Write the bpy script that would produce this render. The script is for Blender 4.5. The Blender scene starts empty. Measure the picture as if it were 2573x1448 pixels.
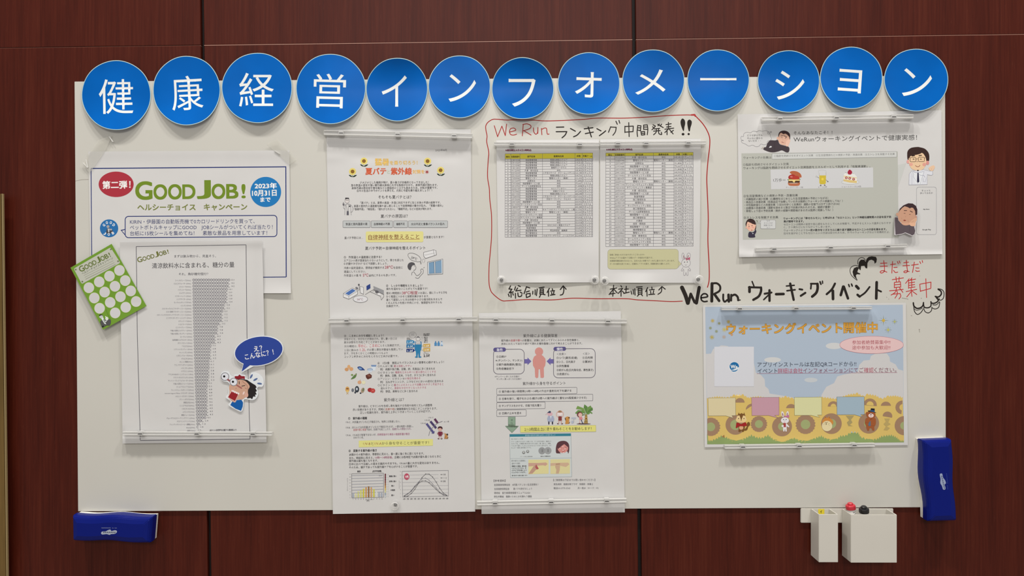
import bpy, bmesh, math, random
import numpy as np
from mathutils import Vector
from mathutils.geometry import tessellate_polygon

C = bpy.context.scene.collection
SC = bpy.context.scene
# ---- frame of reference: the wall is the plane y = 0, one photo pixel is 0.82 mm on it -------------
S = 0.00082; D = 1.55; CX = 1286.5; CY = 724.0; ZC = 1.45
cd = bpy.data.cameras.new('camera'); cam = bpy.data.objects.new('camera', cd); C.objects.link(cam)
cam.location = (0, -D, ZC); cam.rotation_euler = (math.pi/2, 0, 0)
cd.sensor_width = 36; cd.lens = 36*D/(2573*S); cd.clip_start = 0.01
SC.camera = cam
SC.view_settings.view_transform = 'Standard'; SC.view_settings.look = 'None'
SC.view_settings.gamma = 1; SC.view_settings.use_curve_mapping = False
SC.view_settings.exposure = 0.0
w = bpy.data.worlds.new('room_light'); SC.world = w; w.use_nodes = True
w.node_tree.nodes['Background'].inputs[0].default_value = (1.0, 0.965, 0.91, 1)
w.node_tree.nodes['Background'].inputs[1].default_value = 0.285
for lx, ly, e in ((-1.5, -1.35, 30), (0.0, -1.35, 30), (1.45, -1.35, 28)):
    l = bpy.data.lights.new('ceiling_downlight', 'AREA'); l.shape = 'DISK'; l.size = 0.24; l.energy = e*2.05
    l.color = (1.0, 0.955, 0.90)
    o = bpy.data.objects.new('ceiling_downlight', l); C.objects.link(o); o.location = (lx, ly, 5.1)
    o.rotation_euler = (math.radians(12), 0, 0)

l = bpy.data.lights.new('far_ceiling_panel', 'AREA'); l.shape = 'RECTANGLE'; l.size = 5.0; l.size_y = 1.3; l.energy = 150; l.color = (1.0, 0.96, 0.92)
o = bpy.data.objects.new('far_ceiling_panel', l); C.objects.link(o); o.location = (0.3, -7.2, 4.3); o.rotation_euler = (math.radians(40), 0, 0)

# ---- helpers ---------------------------------------------------------------------------------------
def W(px, py, d):                     # photo pixel on a surface standing d millimetres off the wall
    px = np.asarray(px, float); py = np.asarray(py, float); d = np.asarray(d, float)
    k = 1 - d/1000/D
    return np.stack([(px-CX)*S*k, -d/1000 + 0*px, ZC-(py-CY)*S*k], -1)
def lin(c):
    c = c/255.0
    return c/12.92 if c <= 0.04045 else ((c+0.055)/1.055)**2.4
PAPER = (213, 208, 202)
MATS = {}
def mat(name, col, rough=0.5, spec=0.5, metal=0.0, alpha=None):
    key = (name, col)
    if key in MATS: return MATS[key]
    m = bpy.data.materials.new(name); m.use_nodes = True; nt = m.node_tree
    b = nt.nodes['Principled BSDF']
    b.inputs['Base Color'].default_value = (*col, 1); b.inputs['Roughness'].default_value = rough
    b.inputs['Specular IOR Level'].default_value = spec; b.inputs['Metallic'].default_value = metal
    if alpha is not None:
        tr = nt.nodes.new('ShaderNodeBsdfTransparent'); mx = nt.nodes.new('ShaderNodeMixShader')
        mx.inputs[0].default_value = alpha
        nt.links.new(tr.outputs[0], mx.inputs[1]); nt.links.new(b.outputs[0], mx.inputs[2])
        nt.links.new(mx.outputs[0], nt.nodes['Material Output'].inputs[0])
    MATS[key] = m; return m
def tone(m, scale, amount, rough_amt=0.0, stretch=(1, 1, 1)):   # soft procedural unevenness of a surface colour
    nt = m.node_tree; b = nt.nodes['Principled BSDF']; base = tuple(b.inputs['Base Color'].default_value)
    g = nt.nodes.new('ShaderNodeNewGeometry'); mp = nt.nodes.new('ShaderNodeMapping'); mp.inputs['Scale'].default_value = stretch
    n = nt.nodes.new('ShaderNodeTexNoise'); n.inputs['Scale'].default_value = scale; n.inputs['Detail'].default_value = 3
    r = nt.nodes.new('ShaderNodeValToRGB'); r.color_ramp.elements[0].position = 0.3; r.color_ramp.elements[1].position = 0.7
    r.color_ramp.elements[0].color = tuple(x*(1-amount) for x in base[:3])+(1,); r.color_ramp.elements[1].color = tuple(min(1, x*(1+amount)) for x in base[:3])+(1,)
    nt.links.new(g.outputs['Position'], mp.inputs[0]); nt.links.new(mp.outputs[0], n.inputs['Vector'])
    nt.links.new(n.outputs['Fac'], r.inputs[0]); nt.links.new(r.outputs[0], b.inputs['Base Color'])
    return m
def ink(c):                           # printed or drawn colour, given as it looks beside white paper
    return mat('print_ink', tuple(min(0.95, lin(c[i])/lin(PAPER[i])*0.76) for i in range(3)), 0.5, 0.2)
M_PAPER = tone(mat('copy_paper', (0.735, 0.735, 0.735), 0.45, 0.25), 14, 0.02)
M_BOARD = tone(mat('enamel_whiteboard', (0.680, 0.672, 0.622), 0.30, 0.4), 3, 0.03)
M_EDGE = mat('board_edge', (0.85, 0.83, 0.78), 0.3)
M_WHITE = tone(mat('white_plastic', (0.70, 0.68, 0.62), 0.4), 8, 0.02)
M_BLUEP = mat('blue_plastic', (0.002, 0.010, 0.19), 0.33, 0.18)
M_FELT = tone(mat('white_felt', (0.85, 0.83, 0.78), 0.95, 0.1), 90, 0.06)
M_CLEAR = mat('clear_acrylic', (0.80, 0.80, 0.79), 0.08, 0.8, 0, 0.42)
M_RIDGE = mat('acrylic_ridge', (0.95, 0.95, 0.93), 0.12, 0.9, 0, 0.70)
M_CLIP = mat('milky_clip', (0.80, 0.80, 0.79), 0.15, 0.8, 0, 0.72)
M_TAPE = mat('clear_tape', (0.75, 0.74, 0.68), 0.15, 0.7, 0, 0.22)
M_METAL = mat('grey_metal', (0.10, 0.10, 0.10), 0.3, 0.5, 0.5)
M_DARK = mat('dark_gap', (0.010, 0.004, 0.003), 0.7)

def link(o, parent=None):
    C.objects.link(o)
    if parent: o.parent = parent
    return o
def thing(name, label, cat, loc, group=None, kind=None):
    o = bpy.data.objects.new(name, None); o.empty_display_size = 0.02; C.objects.link(o); o.location = tuple(loc)
    if kind: o['kind'] = kind
    if label: o['label'] = label
    if cat: o['category'] = cat
    if group: o['group'] = group
    return o
def tag(o, label=None, cat=None, group=None, kind=None):
    for k, v in (('label', label), ('category', cat), ('group', group), ('kind', kind)):
        if v: o[k] = v
    return o
def origin(o):
    p = np.zeros(3)
    while o is not None: p += np.array(o.location); o = o.parent
    return p
def meshobj(name, V, F, mats, parent=None, mi=None, smooth=False):
    V = np.asarray(V, float)
    loc = (0, 0, 0)
    if parent is None:
        loc = V.mean(0); V = V-loc
    else: V = V-origin(parent)
    me = bpy.data.meshes.new(name); me.from_pydata([tuple(v) for v in V], [], [tuple(int(i) for i in f) for f in F])
    for m in (mats if isinstance(mats, (list, tuple)) else [mats]): me.materials.append(m)
    if mi is not None: me.polygons.foreach_set('material_index', mi)
    if smooth: me.polygons.foreach_set('use_smooth', [True]*len(me.polygons))
    me.update()
    o = bpy.data.objects.new(name, me); o.location = tuple(loc)
    return link(o, parent)
def trimesh(name, V, T, MI, mats, parent):           # fast triangle mesh
    V = (V-origin(parent)).astype(np.float32); T = T.astype(np.int32)
    me = bpy.data.meshes.new(name); n = len(T)
    me.vertices.add(len(V)); me.vertices.foreach_set('co', V.ravel())
    me.loops.add(n*3); me.loops.foreach_set('vertex_index', T.ravel())
    me.polygons.add(n); me.polygons.foreach_set('loop_start', np.arange(0, n*3, 3, dtype=np.int32))
    me.polygons.foreach_set('loop_total', np.full(n, 3, np.int32))
    for m in mats: me.materials.append(m)
    me.polygons.foreach_set('material_index', MI.astype(np.int32))
    me.update(calc_edges=True)
    return link(bpy.data.objects.new(name, me), parent)
def prism(name, pts, dref, d0, d1, m, parent=None, bev=0.0, seg=2):   # solid slab with a pixel outline measured at depth dref
    P = W([p[0] for p in pts], [p[1] for p in pts], dref)
    a = P.copy(); a[:, 1] = -d0/1000; b = P.copy(); b[:, 1] = -d1/1000
    n = len(pts); V = np.vstack([a, b])
    F = [tuple(range(n, 2*n)), tuple(range(n-1, -1, -1))]+[(i, (i+1) % n, n+(i+1) % n, n+i) for i in range(n)]
    o = meshobj(name, V, F, m, parent)
    bm = bmesh.new(); bm.from_mesh(o.data); bmesh.ops.recalc_face_normals(bm, faces=bm.faces)
    if bev: bmesh.ops.bevel(bm, geom=list(bm.edges), offset=bev/1000, segments=seg, affect='EDGES', clamp_overlap=True)
    bm.to_mesh(o.data); bm.free()
    return o
def box4(x0, y0, x1, y1): return [(x0, y0), (x1, y0), (x1, y1), (x0, y1)]
def lathe(prof, n=24):                               # (radius, height) profile about +z
    V = []; F = []
    for r, z in prof:
        for i in range(n): V.append((r*math.cos(2*math.pi*i/n), r*math.sin(2*math.pi*i/n), z))
    for j in range(len(prof)-1):
        for i in range(n): F.append((j*n+i, j*n+(i+1) % n, (j+1)*n+(i+1) % n, (j+1)*n+i))
    F.append(tuple(range(n-1, -1, -1))); F.append(tuple(range((len(prof)-1)*n, len(prof)*n)))
    return np.array(V), F
def orient(V, a, b):                                 # put a +z lathe along a -> b
    z = Vector(b)-Vector(a); q = z.to_track_quat('Z', 'Y').to_matrix()
    return np.array([tuple(Vector(a)+q @ Vector(v)) for v in V])

# ---- printing on sheets: flat ink shapes laid on the (slightly wavy) paper ------------------------------
FR = (0, 0, 1.0)
def frame(ox=0, oy=0, s=1.0):
    global FR; FR = (ox, oy, s)
def tp(x, y): return (FR[0]+x/FR[2], FR[1]+y/FR[2])
CS = None
class Sheet:
    def __init__(s, root, h, eps=0.085):
        global CS
        s.root = root; s.h = h; s.parts = {}; s.cur = None; s.k = 0; s.li = 0; s.eps = eps; s.keep = True; CS = s
    def add(s, V, T, col, up=True, ex=0.0):
        if s.cur is None: part('printed_text')
        if up: s.k += 1
        s.parts[s.cur].append((np.asarray(V, float), np.asarray(T, int), col, s.eps+0.0055*s.k+(0 if up else 0.003)+ex))
    def flush(s):
        for nm, L in s.parts.items():
            if not L: continue
            cols = []; VV = []; TT = []; MI = []; n = 0
            for V, T, c, e in L:
                if c not in cols: cols.append(c)
                VV.append(W(V[:, 0], V[:, 1], s.h(V[:, 0], V[:, 1])+e)); TT.append(T+n); MI.append(np.full(len(T), cols.index(c))); n += len(V)
            V = np.vstack(VV); T = np.vstack(TT); MI = np.concatenate(MI)
            a, b, c = V[T[:, 0]], V[T[:, 1]], V[T[:, 2]]
            fl = np.cross(b-a, c-a)[:, 1] > 0; T[fl] = T[fl][:, ::-1]       # all faces look into the room
            trimesh(nm[0], V, T, MI, [ink(c) for c in cols], s.root)
        s.parts = {}
def part(name):
    key = (name, len(CS.parts)); CS.k = CS.k if CS.keep else min(CS.k, 32); CS.parts[key] = []; CS.cur = key
def refine(V, T, mx=7.5):
    V = [tuple(v) for v in V]; out = []; st = [tuple(t) for t in T]; mid = {}
    while st:
        t = st.pop(); best = 0; bi = 0
        for i in range(3):
            a, b = V[t[i]], V[t[(i+1) % 3]]; L = (a[0]-b[0])**2+(a[1]-b[1])**2
            if L > best: best, bi = L, i
        if best <= mx*mx: out.append(t); continue
        i, j, k = t[bi], t[(bi+1) % 3], t[(bi+2) % 3]; e = (min(i, j), max(i, j))
        if e not in mid:
            mid[e] = len(V); V.append(((V[i][0]+V[j][0])/2, (V[i][1]+V[j][1])/2))
        m = mid[e]; st.append((i, m, k)); st.append((m, j, k))
    return np.array(V), np.array(out)
def crom(p, closed, n=5):
    m = len(p); out = []
    rng = range(m) if closed else range(m-1)
    for i in rng:
        g = (lambda k: p[k % m]) if closed else (lambda k: p[max(0, min(m-1, k))])
        a, b, c, d = g(i-1), g(i), g(i+1), g(i+2)
        for q in range(n):
            t = q/n
            out.append(tuple(0.5*(2*b[z]+(c[z]-a[z])*t+(2*a[z]-5*b[z]+4*c[z]-d[z])*t*t+(3*b[z]-a[z]-3*c[z]+d[z])*t**3) for z in (0, 1)))
    if not closed: out.append(tuple(p[-1]))
    return out
def poly(pts, col, smooth=False):
    p = [tp(*q) for q in pts]
    if smooth: p = crom(p, True)
    T = tessellate_polygon([[Vector((x, y, 0)) for x, y in p]])
    if not T: return
    CS.add(*refine(p, T), col)
def ell(cx, cy, rx, ry, col, rot=0, a0=0, a1=360, n=None):
    rr = max(rx, ry)/FR[2]; n = n or max(10, min(64, int(8+rr*1.3))); c, s = math.cos(math.radians(rot)), math.sin(math.radians(rot)); P = []
    full = a1-a0 >= 360
    for i in range(n if full else n+1):
        t = math.radians(a0+(a1-a0)*i/n); x, y = rx*math.cos(t), ry*math.sin(t); P.append((cx+x*c-y*s, cy+x*s+y*c))
    poly(P, col); return P
def ellpts(cx, cy, rx, ry, rot=0, a0=0, a1=360, n=36):
    c, s = math.cos(math.radians(rot)), math.sin(math.radians(rot)); P = []
    for i in range(n+1):
        t = math.radians(a0+(a1-a0)*i/n); x, y = rx*math.cos(t), ry*math.sin(t); P.append((cx+x*c-y*s, cy+x*s+y*c))
    return P
def rrpts(x0, y0, x1, y1, r, sl=0.0, n=5):           # rounded rectangle, sl = how far it drops at the right end
    P = []
    for cx, cy, a in ((x1-r, y0+r, -90), (x1-r, y1-r, 0), (x0+r, y1-r, 90), (x0+r, y0+r, 180)):
        for i in range(n+1):
            t = math.radians(a+90*i/n); P.append((cx+r*math.cos(t), cy+r*math.sin(t)))
    return [(x, y+sl*(x-x0)/(x1-x0)) for x, y in P]
def rr(x0, y0, x1, y1, r, col, sl=0.0): poly(rrpts(x0, y0, x1, y1, r, sl), col)
def rrl(x0, y0, x1, y1, r, wd, col, sl=0.0): line(rrpts(x0, y0, x1, y1, r, sl), wd, col, closed=True, caps=False)
def line(pts, wd, col, smooth=False, closed=False, caps=True):
    p = [tp(*q) for q in pts]; r = wd/FR[2]/2
    if smooth: p = crom(p, closed, 6)
    if closed: p = p+[p[0]]
    q = [p[0]]
    for a, b in zip(p, p[1:]):                       # split long runs so they follow the paper
        L = math.hypot(b[0]-a[0], b[1]-a[1]); n = max(1, int(L/7.5))
        q += [(a[0]+(b[0]-a[0])*i/n, a[1]+(b[1]-a[1])*i/n) for i in range(1, n+1)]
    V = []; T = []; m = len(q)
    for i in range(m):
        a = q[max(0, i-1)]; b = q[min(m-1, i+1)]
        if closed and i in (0, m-1): a = q[-2]; b = q[1]
        dx, dy = b[0]-a[0], b[1]-a[1]; L = math.hypot(dx, dy) or 1; nx, ny = -dy/L, dx/L
        k = 1.0
        if 0 < i < m-1 or closed:
            c = q[i]; ex, ey = b[0]-c[0], b[1]-c[1]; E = math.hypot(ex, ey) or 1
            k = 1/max(0.5, abs(nx*-ey/E+ny*ex/E)) if E else 1
        V += [(q[i][0]+nx*r*k, q[i][1]+ny*r*k), (q[i][0]-nx*r*k, q[i][1]-ny*r*k)]
    for i in range(m-1): T += [(2*i, 2*i+1, 2*i+3), (2*i, 2*i+3, 2*i+2)]
    if caps and r > 0.5:
        for c, c2 in ((q[0], q[1]), (q[-1], q[-2])):
            b = len(V); a0 = math.atan2(c[1]-c2[1], c[0]-c2[0])-math.pi/2
            V += [(c[0]+r*math.cos(a0+t*math.pi/6), c[1]+r*math.sin(a0+t*math.pi/6)) for t in range(7)]
            T += [(b, b+t, b+t+1) for t in range(1, 6)]
    CS.li = (CS.li+1) % 7
    CS.add(V, T, col, up=False, ex=0.0035*CS.li)
def grid(xs, ys, wd, col):                           # ruled table lines, corners given as (x, y) rows
    for x in xs: line(x, wd, col, caps=False)
    for y in ys: line(y, wd, col, caps=False)
GC = {}
def glyphs(txt, res=2, off=0.0):
    k = (txt, res, off)
    if k not in GC:
        c = bpy.data.curves.new('lettering', 'FONT'); c.body = txt; c.size = 1; c.resolution_u = res; c.offset = off; c.fill_mode = 'FRONT'
        o = bpy.data.objects.new('lettering', c); me = bpy.data.meshes.new_from_object(o)
        n = len(me.vertices); v = np.empty(n*3, np.float32); me.vertices.foreach_get('co', v); v = v.reshape(-1, 3)[:, :2].astype(float)
        me.calc_loop_triangles(); t = np.empty(len(me.loop_triangles)*3, np.int32); me.loop_triangles.foreach_get('vertices', t)
        GC[k] = (v, t.reshape(-1, 3)); bpy.data.meshes.remove(me); bpy.data.objects.remove(o); bpy.data.curves.remove(c)
    return GC[k]
TXT = (62, 58, 60)
def T(txt, x0, y0, x1, y1, em, col=TXT, b=0.0, res=None):
    """a line of lettering: ink from (x0, y0) to (x1, y1), both on the middle of the line; em = type size"""
    e = em/FR[2]; asc = False
    v, t = glyphs(txt, res or (1 if e < 9 else 2 if e < 22 else 5), b if asc else 0.0)
    if not len(v): return
    sh = [(0, 0)] if asc or not b else [(-b, 0), (b, 0)] if b <= .013 else [(-b*.8, -b*.8), (b*.8, -b*.8), (b*.8, b*.8), (-b*.8, b*.8)]
    a, c = tp(x0, y0), tp(x1, y1); L = math.hypot(c[0]-a[0], c[1]-a[1])
    nat = (v[:, 0].max()-v[:, 0].min())*e; sl = 0.0
    if len(txt) < 3 and L > 1.3*nat: sl = (L-nat)/2; L0 = L; L = nat
    u = sl+(v[:, 0]-v[:, 0].min())/(v[:, 0].max()-v[:, 0].min())*L; L = L+2*sl; q = -(v[:, 1]-0.38)*e
    ux, uy = (c[0]-a[0])/L, (c[1]-a[1])/L
    P = np.stack([a[0]+u*ux-q*uy, a[1]+u*uy+q*ux], -1)
    if e > 13: P, t = refine(P, t)
    for i, (dx, dy) in enumerate(sh): CS.add(P+[dx*e*ux-dy*e*uy, dx*e*uy+dy*e*ux], t, col, up=False, ex=0.004*i)
def wt(s): return sum(0.56 if ord(ch) < 256 else 1.0 for ch in s)
def TS(segs, x0, y0, x1, y1, em, b=0.0):             # one line in several colours
    tot = sum(wt(s[0]) for s in segs); a = 0.0
    for s in segs:
        n = wt(s[0]); f0 = (a+0.05)/tot; f1 = (a+n-(0.55 if s[0][-1] in '、。' else 0.05))/tot; a += n
        T(s[0], x0+(x1-x0)*f0, y0+(y1-y0)*f0, x0+(x1-x0)*f1, y0+(y1-y0)*f1, em, s[1], s[2] if len(s) > 2 else b)
def G(ch, x0, y0, x1, y1, col, b=0.0, rot=0.0, res=6):   # one big character fitted to its ink box
    asc = False; v, t = glyphs(ch, res); lo, hi = v.min(0), v.max(0)
    u = (v-lo)/(hi-lo); x = (u[:, 0]-0.5)*(x1-x0); y = (0.5-u[:, 1])*(y1-y0)
    c, s = math.cos(math.radians(rot)), math.sin(math.radians(rot)); X = (x0+x1)/2+x*c-y*s; Y = (y0+y1)/2+x*s+y*c
    P = np.stack([FR[0]+X/FR[2], FR[1]+Y/FR[2]], -1); e = max(x1-x0, y1-y0)/FR[2]
    if e > 12: P, t = refine(P, t, 5.0)
    for i, (dx, dy) in enumerate([(0, 0)] if asc or not b else [(0, 0), (-b, -b), (b, -b), (b, b), (-b, b)]): CS.add(P+[dx*e, dy*e], t, col, up=False, ex=0.004*i)
def goodjob(x0, y0, x1, y1, cap, col, b=0.03):       # small-capitals headline: baseline from (x0,y0) to (x1,y1), cap = height of the big G
    dx, dy = x1-x0, y1-y0; L = math.hypot(dx, dy); ux, uy = dx/L, dy/L; rot = math.degrees(math.atan2(dy, dx))
    for ch, f0, f1, h0, h1 in (('G', 0, .147, -.02, 1), ('O', .165, .282, -.02, .82), ('O', .298, .415, -.02, .82), ('D', .428, .54, 0, .80), ('J', .56, .68, .0, 1.03),
                          ('O', .695, .812, -.02, .82), ('B', .828, .932, 0, .80), ('!', .965, 1.0, 0, .80)):
        fm = (f0+f1)/2*L; hm = (h0+h1)/2*cap; cx = x0+ux*fm+uy*hm; cy = y0+uy*fm-ux*hm; hw = (f1-f0)/2*L; hh = (h1-h0)/2*cap
        G(ch, cx-hw, cy-hh, cx+hw, cy+hh, col, b*(.62 if ch != '!' else .3), rot, 6)
def waves(base, seed, amp=0.5, lift=None):
    rnd = random.Random(seed)
    K = [(rnd.uniform(-1, 1)*0.022, rnd.uniform(-1, 1)*0.022, rnd.uniform(0, 6.28), rnd.uniform(.4, 1)) for _ in range(4)]
    def h(x, y):
        x = np.asarray(x, float); y = np.asarray(y, float); r = np.full(x.shape, float(base)+amp*1.1)
        for a, b, p, q in K: r = r+amp*0.42*q*np.sin(a*x+b*y+p)
        if lift is not None: r = r+lift(x, y)
        return r
    return h
def bump(x, c, s): return np.exp(-((x-c)/s)**2)
def sheet(name, label, cat, corners, h, m=None, nx=48, ny=64, group=None, partname='paper'):
    ny = max(ny, int((corners[3][1]-corners[0][1])/4.5)); (ax, ay), (bx, by), (cx, cy), (dx, dy) = corners; u, v = np.meshgrid(np.linspace(0, 1, nx+1), np.linspace(0, 1, ny+1))
    px = (1-v)*((1-u)*ax+u*bx)+v*((1-u)*dx+u*cx); py = (1-v)*((1-u)*ay+u*by)+v*((1-u)*dy+u*cy)
    root = thing(name, label, cat, W((cx+dx)/2, (cy+dy)/2, float(h(np.array((cx+dx)/2), np.array((cy+dy)/2)))), group)
    V = W(px.ravel(), py.ravel(), h(px, py).ravel()); F = []
    for j in range(ny):
        for i in range(nx):
            a = j*(nx+1)+i; F.append((a, a+nx+1, a+nx+2, a+1))
    # thickness: a folded-back rim 0.25 mm behind the front face
    rim = [i for i in range(nx+1)]+[j*(nx+1)+nx for j in range(1, ny+1)]+[ny*(nx+1)+i for i in range(nx-1, -1, -1)]+[j*(nx+1) for j in range(ny-1, 0, -1)]
    nb = len(V); R0 = V[rim].copy(); R = R0.copy(); R[:, 1] += 0.00015; V = np.vstack([V, R0, R]); n = len(rim)
    for i in range(n): F.append((nb+i, nb+(i+1) % n, nb+n+(i+1) % n, nb+n+i))
    o = meshobj(partname, V, F, m or M_PAPER, root, smooth=True)
    return Sheet(root, h)
# ================= THE SETTING =======================================================================
def wood():
    m = bpy.data.materials.new('mahogany_veneer'); m.use_nodes = True; nt = m.node_tree; N = nt.nodes.new; Lk = nt.links.new
    b = nt.nodes['Principled BSDF']; b.inputs['Roughness'].default_value = 0.40; b.inputs['Specular IOR Level'].default_value = 0.20
    g = N('ShaderNodeNewGeometry'); oi = N('ShaderNodeObjectInfo'); ad = N('ShaderNodeVectorMath'); ad.operation = 'ADD'
    sc = N('ShaderNodeVectorMath'); sc.operation = 'SCALE'; sc.inputs['Scale'].default_value = 7.0
    cb = N('ShaderNodeCombineXYZ')
    Lk(oi.outputs['Random'], cb.inputs[0]); Lk(oi.outputs['Random'], cb.inputs[2]); Lk(cb.outputs[0], sc.inputs[0])
    Lk(g.outputs['Position'], ad.inputs[0]); Lk(sc.outputs[0], ad.inputs[1])
    def noise(scale, det, st):
        mp = N('ShaderNodeMapping'); mp.inputs['Scale'].default_value = st; n = N('ShaderNodeTexNoise')
        n.inputs['Scale'].default_value = scale; n.inputs['Detail'].default_value = det; n.inputs['Roughness'].default_value = 0.6
        Lk(ad.outputs[0], mp.inputs[0]); Lk(mp.outputs[0], n.inputs['Vector']); return n
    n1 = noise(9, 4, (3.0, 1, 0.16)); n2 = noise(70, 3, (3.2, 1, 0.10)); n3 = noise(190, 2, (2.6, 1, 0.22))
    r1 = N('ShaderNodeValToRGB'); e = r1.color_ramp.elements
    e[0].position = 0.28; e[0].color = (0.040, 0.0048, 0.0022, 1); e[1].position = 0.74; e[1].color = (0.112, 0.0215, 0.0100, 1)
    x = r1.color_ramp.elements.new(0.52); x.color = (0.077, 0.0110, 0.0050, 1)
    mx = N('ShaderNodeMix'); mx.data_type = 'FLOAT'; mx.inputs[0].default_value = 0.50; Lk(n1.outputs['Fac'], mx.inputs[2]); Lk(n2.outputs['Fac'], mx.inputs[3])
    Lk(mx.outputs[0], r1.inputs[0])
    r3 = N('ShaderNodeValToRGB'); q = r3.color_ramp.elements; q[0].position = 0.63; q[0].color = (0, 0, 0, 1); q[1].position = 0.78; q[1].color = (1, 1, 1, 1)
    Lk(n3.outputs['Fac'], r3.inputs[0]); mm = N('ShaderNodeMix'); mm.data_type = 'RGBA'
    fm = N('ShaderNodeMath'); fm.operation = 'MULTIPLY'; fm.inputs[1].default_value = 0.45; Lk(r3.outputs[0], fm.inputs[0]); Lk(fm.outputs[0], mm.inputs[0])
    Lk(r1.outputs[0], mm.inputs[6]); mm.inputs[7].default_value = (0.13, 0.034, 0.020, 1); Lk(mm.outputs[2], b.inputs['Base Color'])
    bp = N('ShaderNodeBump'); bp.inputs['Strength'].default_value = 0.06; bp.inputs['Distance'].default_value = 0.002; Lk(n2.outputs['Fac'], bp.inputs['Height']); Lk(bp.outputs[0], b.inputs['Normal'])
    return m
M_WOOD = wood()
wall = thing('wall_back', 'dark mahogany veneer panelled wall behind the whiteboard', None, (0, 0.012, 0), kind='structure')
meshobj('backing', [(-3, .012, 0), (3, .012, 0), (3, .012, 4.4), (-3, .012, 4.4)], [(0, 1, 2, 3)], M_DARK, wall)
def jx(k, py):                         # vertical joints lean a touch, as in the photo
    return {0: -578, 1: 507+0.0131*py, 2: 1592+0.0112*py, 3: 2690}[k]
def jy(px): return 120.5-0.01345*px    # the horizontal joint
GAPX = 4.6; YB = CY+ZC/S; YT = CY-(4.35-ZC)/S
ytop2 = -980
for k, (a, b_) in enumerate(((-9, 0), (0, 1), (1, 2), (2, 3), (3, 9))):
    for top, bot in ((YT, 'u'), ('u', 'j'), ('j', YB)):
        def edge(q, side):
            if q == 'u': return lambda x: ytop2-0.01345*x+(0.6 if side else -0.6)
            if q == 'j': return lambda x: jy(x)+(0.45 if side else -0.45)
            return lambda x: q
        yt, yb = edge(top, True), edge(bot, False)
        L = (lambda y: -2350) if a == -9 else (lambda y, a=a: jx(a, y)+GAPX)
        R = (lambda y: 4900) if b_ == 9 else (lambda y, b_=b_: jx(b_, y)-GAPX)
        c = []
        for X, Y in ((L, yt), (R, yt), (R, yb), (L, yb)):
            y = Y(500); x = X(y); y = Y(x); c.append((x, y))
        prism('panel', c, 0, -12, 0, M_WOOD, wall, bev=1.0, seg=1)
M_JOINT_HIGHLIGHT = mat('pale_joint_highlight', (0.42, 0.22, 0.17), 0.35, 0.4)  # pale strip painted as the light caught on the lower panel's top bevel
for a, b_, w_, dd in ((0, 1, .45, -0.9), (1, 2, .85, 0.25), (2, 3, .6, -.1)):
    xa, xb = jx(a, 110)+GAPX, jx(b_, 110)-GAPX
    prism('joint_highlight', [(xa, jy(xa)-w_+.5), (xb, jy(xb)-w_+.5), (xb, jy(xb)+w_+.5), (xa, jy(xa)+w_+.5)], 0, -10, dd, M_JOINT_HIGHLIGHT, wall)
M_FLOOR = tone(mat('grey_carpet_tile', (0.42, 0.39, 0.35), 0.9, 0.2), 60, 0.12)
fl = prism('floor', [(-2350, 0), (4900, 0), (4900, 10), (-2350, 10)], 0, 0, 1, M_FLOOR)
bpy.data.objects.remove(fl)
fl = meshobj('floor', [(-3, 0.02, 0), (3, 0.02, 0), (3, -3.2, 0), (-3, -3.2, 0), (-3, 0.02, -.05), (3, 0.02, -.05), (3, -3.2, -.05), (-3, -3.2, -.05)],
             [(3, 2, 1, 0), (4, 5, 6, 7), (0, 1, 5, 4), (2, 3, 7, 6), (1, 2, 6, 5), (3, 0, 4, 7)], M_FLOOR)
tag(fl, kind='structure', label='grey carpet floor below the panelled wall')

# light wooden board leaning upright at the far left
M_OAK = tone(mat('olive_oak', (0.155, 0.095, 0.030), 0.5, 0.2), 12, 0.25, stretch=(8, 1, 0.5))
lb = thing('standing_board', 'tall light oak board standing against the wall at the far left edge', 'board', W(-200, YB, 30))
prism('board_slab', [(-640, 488), (4.5, 487), (29, YB-4), (-640, YB-4)], 22, 18, 22, M_OAK, lb, bev=1.5)
prism('edge_band', [(4.6, 487), (6.8, 487), (31.5, YB-4), (29.2, YB-4)], 22, 17.5, 22.4, mat('pale_edge', (0.36, 0.27, 0.13), 0.5), lb)

# ================= WHITEBOARD ========================================================================
BD = 4.0
wb = thing('whiteboard', 'large frameless white steel board on the dark wood wall', 'whiteboard', W(1286, 1280, 2))
BC = [(187, 205), (2375, 190), (2377, 1275), (196, 1285.5)]
def subdiv_edge(c, n=1): return c
prism('board_face', BC, BD, 0.3, BD, M_BOARD, wb, bev=0.5)
RED = (165, 45, 42); BLK = (38, 32, 28)
hb = lambda x, y: np.full(np.shape(x), BD)
sb = Sheet(wb, hb, 0.05)
part('red_marker_border'); frame()
line([(1737, 289.2), (1721, 289), (1680, 290.4), (1624, 294.5), (1569, 297), (1500, 297), (1459, 300.7), (1376, 304), (1341, 302), (1293, 301.4), (1272, 301.8), (1249, 299.8), (1237.6, 300.4),
      (1226.6, 307), (1220.8, 316), (1221, 327), (1223.8, 342), (1223, 357), (1228, 382), (1226.6, 404), (1225, 443), (1229.3, 473), (1230.7, 501), (1235, 542.5), (1235, 594), (1231.8, 636), (1229, 667),
      (1228.6, 708), (1231.8, 727), (1239, 739), (1259.7, 755), (1278, 756), (1324, 753), (1386, 754), (1438, 749.7), (1500, 751), (1572.5, 751), (1603.6, 754), (1645, 756), (1686.5, 758), (1714.5, 757)], 2.2, RED, smooth=True)
line([(1737, 289), (1746, 288.5), (1748.6, 292.4), (1765, 310), (1776, 327), (1783, 346), (1783, 370), (1779, 404), (1776, 446), (1777, 480), (1778.7, 518), (1779.7, 553), (1778.7, 605), (1781.8, 667), (1781.8, 704), (1777.7, 722)], 2.6, RED, smooth=True)
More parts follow.
